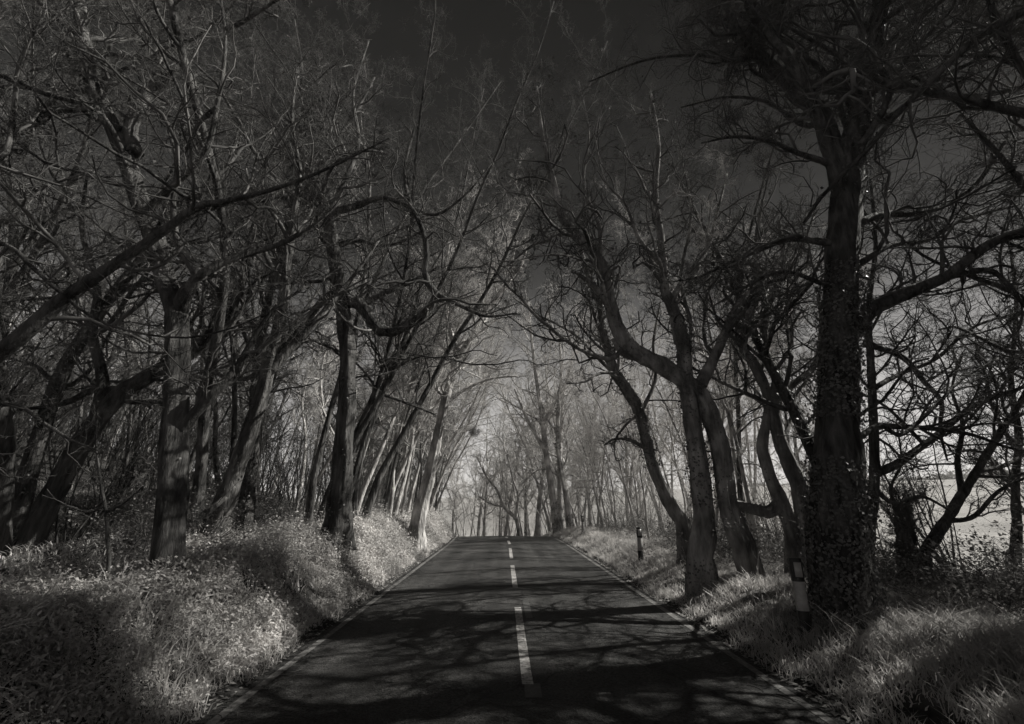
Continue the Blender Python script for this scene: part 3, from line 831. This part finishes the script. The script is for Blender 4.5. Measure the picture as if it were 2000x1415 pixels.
def evergreen(seed, h_, w_):  # builds the unseen evergreen added for shade
    rg = np.random.default_rng(seed)
    root = empty('shade_evergreen', (0, 0, 0))
    P_, R_ = resample(np.array([[0, 0, -.3], [.1, 0, h_ * .4], [0, .1, h_ * .97]]), np.array([.22, .15, .03]), 14)
    g = Geo(); g.addc(*tubes(P_[None], R_[None], 10, rg, .15))
    ps, rs, ls = spawn(P_[None], R_[None], np.array([w_ * 2.2]), 70, .08, .99, 1.3, .55, 8, .02, .12, rg, radf=.3, tpow=.75)
    v, f = tubes(ps, rs, 5); g.add(v, f)
    g.build('trunk', M['bark'], root, True)
    q = ps[:, 2:].reshape(-1, 3)
    c = q[rg.integers(0, len(q), 26000)] + rg.normal(size=(26000, 3)) * .30
    g = Geo(); v, f = leaf_cloud(c, .11, rg); g.add(v, f)
    g.build('crown', M['ivy'], root)
    return root
PROTO['shade_evergreen', 0] = evergreen(201, 11, 2.2)  # unseen evergreen, added to block sun from the near scene

used = set()
def place(kind, i, x, y, rz, sc, label, cat, group):
    pr = PROTO[kind, i]
    if (kind, i) not in used:
        used.add((kind, i)); r = pr
    else:
        r = pr.copy(); C.objects.link(r)
        for ch in list(pr.children):
            c = ch.copy(); C.objects.link(c); c.parent = r
    r.location = (x, y, Hs(x, y) - .05)
    r.rotation_euler = (0, 0, rz)
    r.scale = (sc, sc, sc * (.93 + .14 * random.random()))
    for k, v in (('label', label), ('category', cat), ('group', group)):
        r[k] = v
    return r

spots = []
def free(x, y, d):
    for (a, b) in spots:
        if (a - x) ** 2 + (b - y) ** 2 < d * d:
            return False
    spots.append((x, y)); return True

def rnd(a, b):
    return a + (b - a) * random.random()

# close row of slim stems along the top of the left bank
n = 0
for y in np.arange(14.0, 44.0, .85):
    x = float(road_x(y)) - rnd(4.5, 6.3)
    if free(x, y, .6):
        place('slender_tree', random.randrange(3) + (3 if y > 16 and random.random() < .75 else 0), x, y, rnd(-.9, .9), rnd(.75, 1.05),
              'slim tree leaning towards the road in the close row along the left bank', 'tree', 'slim trees along the left bank')
for (x, y, sc, i) in [(-6.9, 10.6, 1.1, 2), (-7.6, 12.8, 1.2, 0), (-5.6, 13.4, 1.05, 1), (-9.6, 9.2, 1.2, 2)]:
    if free(x, y, .5):
        place('slender_tree', i, x, y, rnd(-2.4, 2.4), sc, 'tall slim tree between the thicker trunks on top of the left bank', 'tree', 'tall slim trees on the left bank')
for (x, y, sc, rz) in [(7.0, 9.4, .72, 2.0), (11.0, 7.6, 1.05, 4.4)]:  # added to shade the near left bank; crowns also thicken the tangle
    free(x, y, .5)
    place('broad_tree', 0, x, y, rz, sc, 'broad bare tree added for shade close behind the thick dark ivy tree, its crown mixed with it', 'tree', 'broad trees added for shade behind the ivy tree')
for (x, y, sc, i) in [(8.9, 13.0, .62, 0), (7.2, 13.3, .7, 1), (10.6, 14.3, .6, 2), (8.2, 12.3, .75, 0), (6.9, 15.4, .66, 1), (9.2, 17.8, .6, 0), (8.6, 15.6, .7, 2), (7.6, 16.9, .62, 1), (9.6, 13.6, .7, 0), (10.4, 15.8, .75, 1)]:
    free(x, y, .3)
    place('slender_tree', i + 3, x, y, rnd(0, 6.28), sc, 'thin young stem in the thicket behind the leaning trees right of the road', 'tree', 'thin stems right of the road')
for (x, y, sc) in [(7.8, 13.0, .6), (8.8, 14.4, .65), (7.2, 17.6, .6), (9.8, 16.6, .7), (8.4, 18.6, .6), (10.8, 13.2, .65)]:
    free(x, y, .3)
    place('bare_bush', 2 + random.randrange(2), x, y, rnd(0, 6.28), sc, 'leafless bush in the roadside strip between right verge and pale field', 'bush', 'bushes beside the field')
for (x, y, sc, i) in [(7.9, 14.8, 1.0, 1)]:
    if free(x, y, .5):
        place('slender_tree', i, x, y, math.pi + rnd(-.7, .7), sc, 'tall slim tree behind the gnarled leaning tree right of the road', 'tree', 'tall slim trees right of the road')
for (x, y, sc, rz, i) in [(-4.8, 12.6, 1.25, .25, 1), (-5.0, 14.4, 1.2, -.2, 0), (-4.8, 15.6, 1.1, -.1, 2)]:
    free(x, y, .3)
    place('slender_tree', i, x, y, rz, sc, 'tall thin tree whose crown leans right over the road', 'tree', 'tall thin trees leaning over the road')
# deep wood on the left
cnt = 0
tries = 0
while cnt < 210 and tries < 20000:
    tries += 1
    y = rnd(2.5, 62); x = -rnd(6.8, 62) + float(road_x(y)) * .6
    if x > -8.5 and y < 13: continue
    if y < 7 and x > -11: continue
    if -x / max(y, .1) > 1.75: continue
    if not free(x, y, 1.3 + .012 * y): continue
    u = random.random()
    if u < .56:
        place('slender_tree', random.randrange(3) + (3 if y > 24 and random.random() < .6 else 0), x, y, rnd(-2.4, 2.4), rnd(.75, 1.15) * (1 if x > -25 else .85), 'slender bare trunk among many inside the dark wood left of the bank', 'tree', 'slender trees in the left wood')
    elif u < .80:
        place('broad_tree', random.randrange(2), x, y, rnd(0, 6.28), rnd(.7, 1.0), 'broad crowned bare tree inside the dark wood left of the bank', 'tree', 'broad trees in the left wood')
    else:
        place('bare_bush', random.randrange(2), x, y, rnd(0, 6.28), rnd(.7, 1.1), 'many stemmed leafless bush under the trees of the left wood', 'bush', 'bushes under the left wood')
    cnt += 1
# right-hand row between verge and field
for y in np.arange(19.0, 48.0, 1.25):
    x = float(road_x(y)) + rnd(5.6, 9.5)
    if free(x, y, .9):
        k = 'slender_tree' if random.random() < .7 else 'bare_bush'
        if k == 'bare_bush':
            place(k, 2 + random.randrange(2), x, y, rnd(0, 6.28), rnd(.5, .8), 'leafless bush in the roadside strip between right verge and pale field', 'bush', 'bushes beside the field')
        else:
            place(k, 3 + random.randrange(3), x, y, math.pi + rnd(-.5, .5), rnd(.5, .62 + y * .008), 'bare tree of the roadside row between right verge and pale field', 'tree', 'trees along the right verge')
for (x, y, k, sc) in [(9.5, 9.8, 'bare_bush', .6), (11.5, 8.0, 'bare_bush', 1.1), (13.5, 10.5, 'slender_tree', .55), (16.0, 12.0, 'bare_bush', 1.1), (15.0, 8.5, 'bare_bush', 1.2), (17.5, 14.5, 'bare_bush', 1.2),
                      (17, 13, 'slender_tree', .6), (13.8, 14.5, 'bare_bush', 1.1), (10.5, 6.2, 'bare_bush', .9), (18.5, 10, 'slender_tree', .6), (9.0, 16, 'slender_tree', .7), (15, 17, 'slender_tree', .62)]:
    if free(x, y, .8):
        if k == 'bare_bush':
            place(k, random.randrange(2), x, y, rnd(0, 6.28), sc, 'leafless many stemmed bush silhouetted against the pale field at the right edge', 'bush', 'bushes at the right edge')
        else:
            place(k, random.randrange(3), x, y, rnd(0, 6.28), sc, 'small bare tree silhouetted against the pale field at the right edge', 'tree', 'small trees at the right edge')
# trees beyond the crest, where the road bends away to the left
cnt = tries = 0
while cnt < 185 and tries < 20000:
    tries += 1
    y = 34 + 80 * random.random() ** 1.7
    s = rnd(4.4, 22) if random.random() < .66 else -rnd(4.6, 15)
    x = float(road_x(y)) + s
    if abs(x) / y > .62 or not free(x, y, 1.3): continue
    u = random.random()
    if u < .6:
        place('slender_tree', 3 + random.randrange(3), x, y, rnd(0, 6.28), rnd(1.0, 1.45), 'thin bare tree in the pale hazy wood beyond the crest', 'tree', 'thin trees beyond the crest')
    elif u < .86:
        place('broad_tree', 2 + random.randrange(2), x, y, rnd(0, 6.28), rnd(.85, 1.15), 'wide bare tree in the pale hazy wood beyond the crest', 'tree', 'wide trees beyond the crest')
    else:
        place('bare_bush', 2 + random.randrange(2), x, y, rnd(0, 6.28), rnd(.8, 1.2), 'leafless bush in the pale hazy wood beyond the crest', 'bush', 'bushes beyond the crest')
    cnt += 1
# unseen trees added to shade the near road and verge
for (x, y, sc) in [(8.5, 2.6, .95), (9.5, -1.5, 1.0), (14, .5, 1.05), (18, 3.0, 1.05), (7.5, -5, .9), (24, 3.5, 1.1), (21, -1, 1.0), (13, -4, 1.0), (11.6, 5.4, 1.05), (12.6, 6.8, 1.12), (15.0, 6.4, 1.15)]:
    place('broad_tree', random.randrange(2), x, y, rnd(0, 6.28), sc, 'unseen bare tree added to shade the near road', 'tree', 'added shade trees out of view')
for (x, y, sc, rz) in [(8.6, .6, .9, 4), (11.2, 2.0, 1.1, 5), (7.4, -2.6, .8, .7), (10.4, 3.7, .8, 2), (13.6, 4.6, 1.0, 3.4), (13.0, 5.9, .75, 1), (8.8, 2.6, .6, .4)]:
    place('shade_evergreen', 0, x, y, rz, sc, 'unseen dense evergreen tree added to shade the near verge', 'tree', 'added shade evergreens out of view')
for k in range(26):
    y = rnd(5, 18); x = -rnd(.85, 1.3) * y - 4.5
    place('bare_bush', random.randrange(2), x, y, rnd(0, 6.28), rnd(.7, 1.1), 'many stemmed leafless bush in the dark wood at the far left', 'bush', 'bushes at the far left')
for k in range(130):
    y = rnd(7, 46); x = float(road_x(y)) - rnd(9.5, 34)
    if -x / y > 1.5 or not free(x, y, .7): continue
    place('bare_bush', random.randrange(2), x, y, rnd(0, 6.28), rnd(.7, 1.15), 'many stemmed leafless bush under the trees of the left wood', 'bush', 'bushes under the left wood')
# brambles
for (x, y) in [(7.6, 7.4), (8.6, 6.6), (9.6, 7.6), (10.8, 6.9), (8.9, 8.6), (12.2, 8.2), (10.4, 9.0), (13.6, 7.2), (7.2, 9.3), (8.0, 10.6), (7.4, 12.2), (6.9, 13.8), (9.4, 11.6), (11.6, 10.4), (7.2, 15.6), (7.4, 18), (7.2, 21), (7.0, 24), (6.8, 27), (11.8, 5.4), (13.4, 5.6), (15.2, 6.2), (14.6, 9.2), (8.6, 14.6), (8.8, 17), (16.8, 8.2)]:
    place('bramble_bush', random.randrange(3), x + rnd(-.3, .3), y + rnd(-.3, .3), rnd(0, 6.28), rnd(.7, 1.05), 'tangled bramble bush between the right verge and the pale field', 'bush', 'brambles behind the right verge')
for k in range(34):
    y = rnd(7, 36); x = float(road_x(y)) - rnd(5.6, 7.0) - rnd(0, 1) ** 2 * 9
    if y < 9 and x > -9: x -= 3.5
    place('bramble_bush', random.randrange(3), x, y, rnd(0, 6.28), rnd(.55, 1.0), 'low leafy bush under the trees along the top of the left bank', 'bush', 'low bushes on the left bank')
for key, pr in PROTO.items():
    if key not in used:
        for ch in list(pr.children):
            bpy.data.objects.remove(ch)
        bpy.data.objects.remove(pr)

# ------------------------------------------------------------------ ground cover
def bank_cover():
    rg = np.random.default_rng(71)
    n = 13000
    y = 1.2 + 36 * rg.random(n) ** 1.7
    s = -3.2 - 2.9 * rg.random(n) ** .85
    kp = vnoise(s * 1.5 + 40, y * 1.2) + .35 * vnoise(s * 4, y * 4) > .36
    y, s = y[kp], s[kp]; n = len(y)
    x = s + road_x(y)
    z = H(x, y)
    dist = np.hypot(x, y)
    rad = (.13 + .20 * rg.random(n)) * (.6 + .4 * sstep(-3.2, -3.8, s)) * np.clip(.8 + dist / 60, .8, 1.3)
    hh = rad * (.4 + 1.0 * rg.random(n)) * (.35 + 1.0 * vnoise(x * 1.1 + 4, y * 1.1))
    m = np.clip(90 - dist * 3.2, 26, 90).astype(int)
    idx = np.repeat(np.arange(n), m)
    q = rg.normal(size=(len(idx), 3)); q[:, 2] = np.abs(q[:, 2]); q = norm(q) * (rg.random(len(idx))[:, None] ** .4)
    c = np.stack([x[idx] + q[:, 0] * rad[idx], y[idx] + q[:, 1] * rad[idx], z[idx] + q[:, 2] * hh[idx] * 1.7], -1)
    sz = .036 * np.clip(.75 + dist[idx] / 18, .8, 2.2)
    g = Geo()
    nm = norm(q + np.array([0, 0, .5]))
    strap = rg.random(len(idx)) < (.06 + .40 * vnoise(x[idx] * .8, y[idx] * .7) ** 2)
    A = ~strap
    sz = sz * (.55 + .9 * vnoise(x[idx] * 2.3 + 11, y[idx] * 2.1) + .5 * (rg.random(len(idx)) < .08))
    v, f = leaf_cloud(c[A], sz[A], rg, nm[A], .4, .5)
    g.add(v, f)
    v, f = leaf_cloud(c[strap], sz[strap] * 1.9, rg, nm[strap], .5, .15, along=norm(q[strap] + np.array([.3, 0, -.1])))
    g.add(v, f)
    o = g.build('undergrowth', M['herb'])
    tag(o, 'dense leafy ground cover spilling down the left road bank', 'ground cover', kind='stuff')
def blades(name, x, y, hgt, wid, mt, label, cat, seed, lean=.5):
    rg = np.random.default_rng(seed)
    n = len(x)
    z = H(x, y) - .01
    a = rg.random(n) * 6.283
    ca, sa = np.cos(a), np.sin(a)
    hgt = hgt * (.5 + rg.random(n))
    bend = hgt * lean * (.3 + rg.random(n))
    b = rg.random(n) * 6.283
    cols = []
    for t, wf in ((0, 1.), (.5, .8), (1., .08)):
        cx = x + np.cos(b) * bend * t * t; cy = y + np.sin(b) * bend * t * t; cz = z + hgt * (t - .25 * t * t * lean)
        cols.append(np.stack([cx - ca * wid * wf, cy - sa * wid * wf, cz], -1)); cols.append(np.stack([cx + ca * wid * wf, cy + sa * wid * wf, cz], -1))
    v = np.stack(cols, 1)
    i = np.arange(n)[:, None] * 6
    f = np.concatenate([i + np.array([[0, 1, 3, 2]]), i + np.array([[2, 3, 5, 4]])])
    g = Geo(); g.add(v, f)
    o = g.build(name, mt)
    return tag(o, label, cat, kind='stuff')
bank_cover()
rg = np.random.default_rng(76)
n = 42000
by = 1.2 + 36 * rg.random(n) ** 1.7; bs = -3.25 - 2.6 * rg.random(n)
kp = vnoise(bs * 1.6 + 5, by * 1.4) > .42
by, bs = by[kp], bs[kp]
blades('grass', bs + road_x(by), by, .09 + .13 * rg.random(len(by)), .003 + .0004 * by, M['grass'], 'long grass growing through the leafy cover of the left bank', 'grass', 74, .9)
rg = np.random.default_rng(77)
n = 5200
cy = 1.6 + 36 * rg.random(n) ** 1.6
cs = 3.62 + 3.9 * rg.random(n) ** .9
keep = vnoise(cs * 1.3, cy * 1.1) + .25 * (cs > 4.1) > .33
cy, cs = cy[keep], cs[keep]
idx = np.repeat(np.arange(len(cy)), 20)
bx = cs[idx] + rg.normal(size=len(idx)) * .10; by = cy[idx] + rg.normal(size=len(idx)) * .10
hh = (.10 + .20 * vnoise(cs * .9 + 30, cy * .8))[idx] * (.55 + .45 * sstep(3.6, 4.3, bx))
wd = (.006 + .00035 * by) * (.7 + .6 * rg.random(len(idx)))
blades('grass', bx + road_x(by), by, hh, wd, M['grass'], 'sunlit tufted grass along the right verge', 'grass', 78, .8)
m_ = 520
cy = 2.2 + 30 * rg.random(m_) ** 1.6
cs = np.where(rg.random(m_) < .6, 3.9 + 3.3 * rg.random(m_), -3.4 - 1.9 * rg.random(m_))
idx = np.repeat(np.arange(m_), 13)
bx = cs[idx] + rg.normal(size=len(idx)) * .07; by = cy[idx] + rg.normal(size=len(idx)) * .07
blades('broadleaf_plants', bx + road_x(by), by, (.16 + .2 * rg.random(m_))[idx], (.005 + .007 * rg.random(m_))[idx] * (1 + .02 * by), M['herb'], 'clumps of broad strap leaved plants in both road verges', 'plants', 75, .9)
n = 16000
by = 2 + 36 * rg.random(n) ** 1.5; bs = np.where(rg.random(n) < .6, -3.02 - .6 * rg.random(n), 3.42 + .4 * rg.random(n))
bs = np.where(vnoise(by * 1.4, np.full(n, 5.5)) > .5, bs, bs + np.where(bs < 0, -.15, .15))
blades('grass', bs + road_x(by), by, .09 + .12 * rg.random(n), .004 + .0003 * by, M['grass'], 'thin grass fringe creeping over both edges of the road', 'grass', 79, .8)
# strip of rough grass and litter under the left wood
n = 30000
by = 4 + 34 * rg.random(n) ** 1.3; bs = -5.2 - 13 * rg.random(n)
blades('woodland_grass', bs + road_x(by), by, .10 + .16 * vnoise(bs * .5, by * .5), .006 + .0004 * by, M['grass'], 'rough grass on the woodland floor behind the left bank', 'grass', 80, .9)
n = 16000
by = 3 + 34 * rg.random(n) ** 1.3; bs = np.where(rg.random(n) < .5, -3.3 - 12 * rg.random(n) ** 1.6, np.where(rg.random(n) < .4, -3.0 - .35 * rg.random(n), 3.35 + .4 * rg.random(n)))
bx = bs + road_x(by)
zz = np.maximum(H(bx, by), np.where((bs > RL) & (bs < RR), road_top(bs, by), -9)) + .012
g = Geo(); v, f = leaf_cloud(np.stack([bx, by, zz], -1), .06, rg, np.array([[0, 0, 1.]]), .75); g.add(v, f)
tag(g.build('fallen_leaves', M['dryleaf']), 'dead leaves scattered along the road edges and woodland floor', 'fallen leaves', kind='stuff')

rg = np.random.default_rng(82)
n = 1500
by = 2 + 32 * rg.random(n) ** 1.5
side = rg.random(n) < .7
bs = np.where(side, -3.5 - 2.6 * rg.random(n), 4.3 + 3.2 * rg.random(n))
bx = bs + road_x(by)
k_ = 6
P = np.zeros((n, k_, 3)); p = np.stack([bx, by, H(bx, by)], -1); P[:, 0] = p
d = norm(np.stack([rg.normal(size=n) * .5, rg.normal(size=n) * .5, np.ones(n)], -1)); ln_ = (.25 + .55 * rg.random(n) ** 1.6)
for k in range(1, k_):
    d = norm(d + rg.normal(size=d.shape) * .16 + np.array([0, 0, -.13])); p = p + d * (ln_ / (k_ - 1))[:, None]; P[:, k] = p
g = Geo(); v, f = tubes(P, np.linspace(.0045, .002, k_)[None] * (1 + .03 * by[:, None]), 4); g.add(v, f)
P2, R2, L2 = spawn(P, np.full((n, k_), .003), ln_, 3, .4, 1, .7, .35, 4, .05, .2, rg)
v, f = tubes(P2, R2, 3); g.add(v, f)
tag(g.build('dry_stalks', M['pale_glow_twig']), 'dead plant stalks and bramble shoots standing in the verge plants', 'dry stalks', kind='stuff')
rg = np.random.default_rng(83)
n = 700
by = 2.5 + 30 * rg.random(n) ** 1.5
bs = np.where(rg.random(n) < .5, -3.02 + .5 * rg.random(n) ** 2.2, 3.42 - .5 * rg.random(n) ** 2.2)
bs = np.where(rg.random(n) < .12, -2.8 + 6 * rg.random(n), bs)
th_ = rg.random(n) * 6.28; ln_ = .05 + .22 * rg.random(n) ** 2
P = np.zeros((n, 4, 3))
for k in range(4):
    tt = (k / 3 - .5) * ln_
    P[:, k, 0] = bs + np.cos(th_ + .25 * k) * tt; P[:, k, 1] = by + np.sin(th_ + .25 * k) * tt
    P[:, k, 2] = road_top(np.clip(P[:, k, 0], RL, RR), P[:, k, 1]) + .006
    P[:, k, 0] += road_x(by)
g = Geo(); v, f = tubes(P, np.full((n, 4), .0035) * (.6 + rg.random((n, 1))), 4); g.add(v, f)
tag(g.build('fallen_twigs', M['twig']), 'small broken twigs lying along the edges of the road', 'fallen twigs', kind='stuff')

# ------------------------------------------------------------------ verge marker posts
WHITE = mat('white_plastic', .28, .40, 9, rough=.5, spec=.4, patches=(5, .8, 1.0))
BLACK = mat('black_plastic', .012, .025, 9, rough=.5, spec=.3)
REFL = mat('reflector', .30, .40, 200, rough=.3, spec=.6)
def dsec(w_, d_, n=10):
    pts = [(-w_ / 2, -d_ / 2 * .2)]
    for i in range(n + 1):
        a = math.pi + math.pi * i / n
        pts.append((math.cos(a) * w_ / 2, math.sin(a) * d_ * .55 - d_ * .1))
    pts.append((w_ / 2, -d_ / 2 * .2)); pts += [(w_ / 2 * .92, d_ / 2), (-w_ / 2 * .92, d_ / 2)]
    return pts
def prism(sec, z0, z1, bevel=.012):
    g = Geo()
    n = len(sec)
    s = np.array(sec)
    rows = []
    lv = [(z0, 1.0), (z1 - bevel, 1.0), (z1 - bevel * .3, .96), (z1, .86)]
    for z, k in lv:
        rows.append(np.column_stack([s * k, np.full(n, z)]))
    v = np.concatenate(rows)
    f = []
    for r in range(len(lv) - 1):
        for i in range(n):
            j = (i + 1) % n
            f.append((r * n + i, r * n + j, (r + 1) * n + j, (r + 1) * n + i))
    g.add(v, f)
    top = np.vstack([rows[-1], [[s[:, 0].mean() * .86, s[:, 1].mean() * .86, z1]]])
    g.add(top, [(i, (i + 1) % n, n) for i in range(n)])
    return g
def marker():
    root = empty('marker_post', (0, 0, 0))
    prism(dsec(.165, .085), -.25, .27, .003).build('foot_band', BLACK, root)
    prism(dsec(.160, .080), .268, .66, .003).build('post_body', WHITE, root)
    prism(dsec(.172, .090), .655, .97, .014).build('head_band', BLACK, root)
    g = Geo()
    # reflector: a shallow bowed plate standing proud of the head's curved face
    n = 8
    rows = []
    for z in (.715, .915):
        for i in range(n + 1):
            a = math.pi * 1.5 + (i / n - .5) * 1.3
            rows.append((math.cos(a) * .172 / 2, math.sin(a) * .090 * .55 - .009 - .004, z))
    fr = [(i, i + 1, n + 2 + i, n + 1 + i) for i in range(n)]
    v = np.array(rows); back = v + np.array([0, .008, 0])
    m = len(v)
    g.add(np.vstack([v, back]), fr + [(i, i + m, i + 1 + m, i + 1) for i in range(n)] + [(n + 1 + i, n + 2 + i, n + 2 + i + m, n + 1 + i + m) for i in range(n)] + [(0, n + 1, n + 1 + m, m), (n, n + m, 2 * n + 1 + m, 2 * n + 1)])
    g.build('reflector', REFL, root)
    return root
mk = marker()
posts = [(1570, 1203, 7.05, 'black and white marker post beside the thick dark ivy trunk, largest of the posts'),
         (1252, 1094, 14.9, 'black and white marker post before the slanting ivy stem, second from the camera'),
         (1139, 1050, 26.0, 'black and white marker post third along the right verge, near the crest'),
         (1085, 1046, 33.0, 'small marker post fourth along the right verge, just past the crest'),
         (1025.5, 1046, 44.0, 'tiny marker post farthest along the right verge beyond the crest')]
for i, (px, py, Y, lab) in enumerate(posts):
    p = at(px, py, Y)
    x = p.x
    if i == 0:
        r = mk
    else:
        r = mk.copy(); C.objects.link(r)
        for ch in list(mk.children):
            c = ch.copy(); C.objects.link(c); c.parent = r
    r.location = (x, Y, Hs(x, Y) + .05)
    r.rotation_euler = (R(rnd(-1, 1)), R(rnd(-1.5, 1.5)), R(rnd(-8, 4)))
    tag(r, lab, 'marker post', 'marker posts along the right verge')

# ------------------------------------------------------------------ bird's nest in the crown past the bank
rgn = np.random.default_rng(5)
c0 = at(926, 844, 19.3)
q = norm(rgn.normal(size=(110, 3))) * np.array([.19, .19, .14]) * (.5 + .7 * rgn.random((110, 1)))
d = norm(np.cross(q, rgn.normal(size=(110, 3)))) * .17
P = np.stack([q - d * 1.2, q * 1.05, q + d * 1.2], 1)
g = Geo(); v, f = tubes(P, np.full((110, 3), .004), 3); g.add(v, f)
nest = g.build('bird_nest', M['twig'])
nest.location = c0
tag(nest, 'small dark ball of twigs caught in the bare branches left of the road end', 'nest')

# ------------------------------------------------------------------ far hedge on the skyline of the field
rgh = np.random.default_rng(91)
n = 26000
ang = rgh.random(n) * 1.15 + .18
dist = 158 + 10 * rgh.random(n)
hx = 22 + 145 + 5 * rgh.normal(size=n)
hy = -10 + 420 * rgh.random(n)
hz = H(hx, hy) + rgh.random(n) * (2.0 + 5.5 * vnoise(hy * .12, np.full(n, 2.)) * vnoise(hy * .5, np.full(n, 7.)))
g = Geo(); v, f = leaf_cloud(np.stack([hx, hy, hz], -1), 1.1, rgh); g.add(v, f)
tag(g.build('far_hedge', M['bramble']), 'dark hedge along the skyline of the pale field', 'hedge', kind='stuff')

# ------------------------------------------------------------------ haze
HAZE = True
if HAZE:
    x0, x1, y0, y1, z0, z1 = -760, 760, -70, 960, -9, 34
    g = Geo()
    g.add([(x0, y0, z0), (x1, y0, z0), (x1, y1, z0), (x0, y1, z0), (x0, y0, z1), (x1, y0, z1), (x1, y1, z1), (x0, y1, z1)],
          [(0, 3, 2, 1), (4, 5, 6, 7), (0, 1, 5, 4), (1, 2, 6, 5), (2, 3, 7, 6), (3, 0, 4, 7)])
    hm = bpy.data.materials.new('haze')
    hm.use_nodes = True
    T = hm.node_tree
    T.nodes.clear()
    o_ = gn('ShaderNodeOutputMaterial')
    pv = gn('ShaderNodeVolumePrincipled')
    pv.inputs['Color'].default_value = (.95, .93, .91, 1)
    pv.inputs['Density'].default_value = .0009
    pv.inputs['Anisotropy'].default_value = 0.0
    T.links.new(pv.outputs[0], o_.inputs['Volume'])
    hz_ = g.build('haze', hm)
    tag(hz_, 'thin pale haze hanging in the wood', 'haze', kind='stuff')
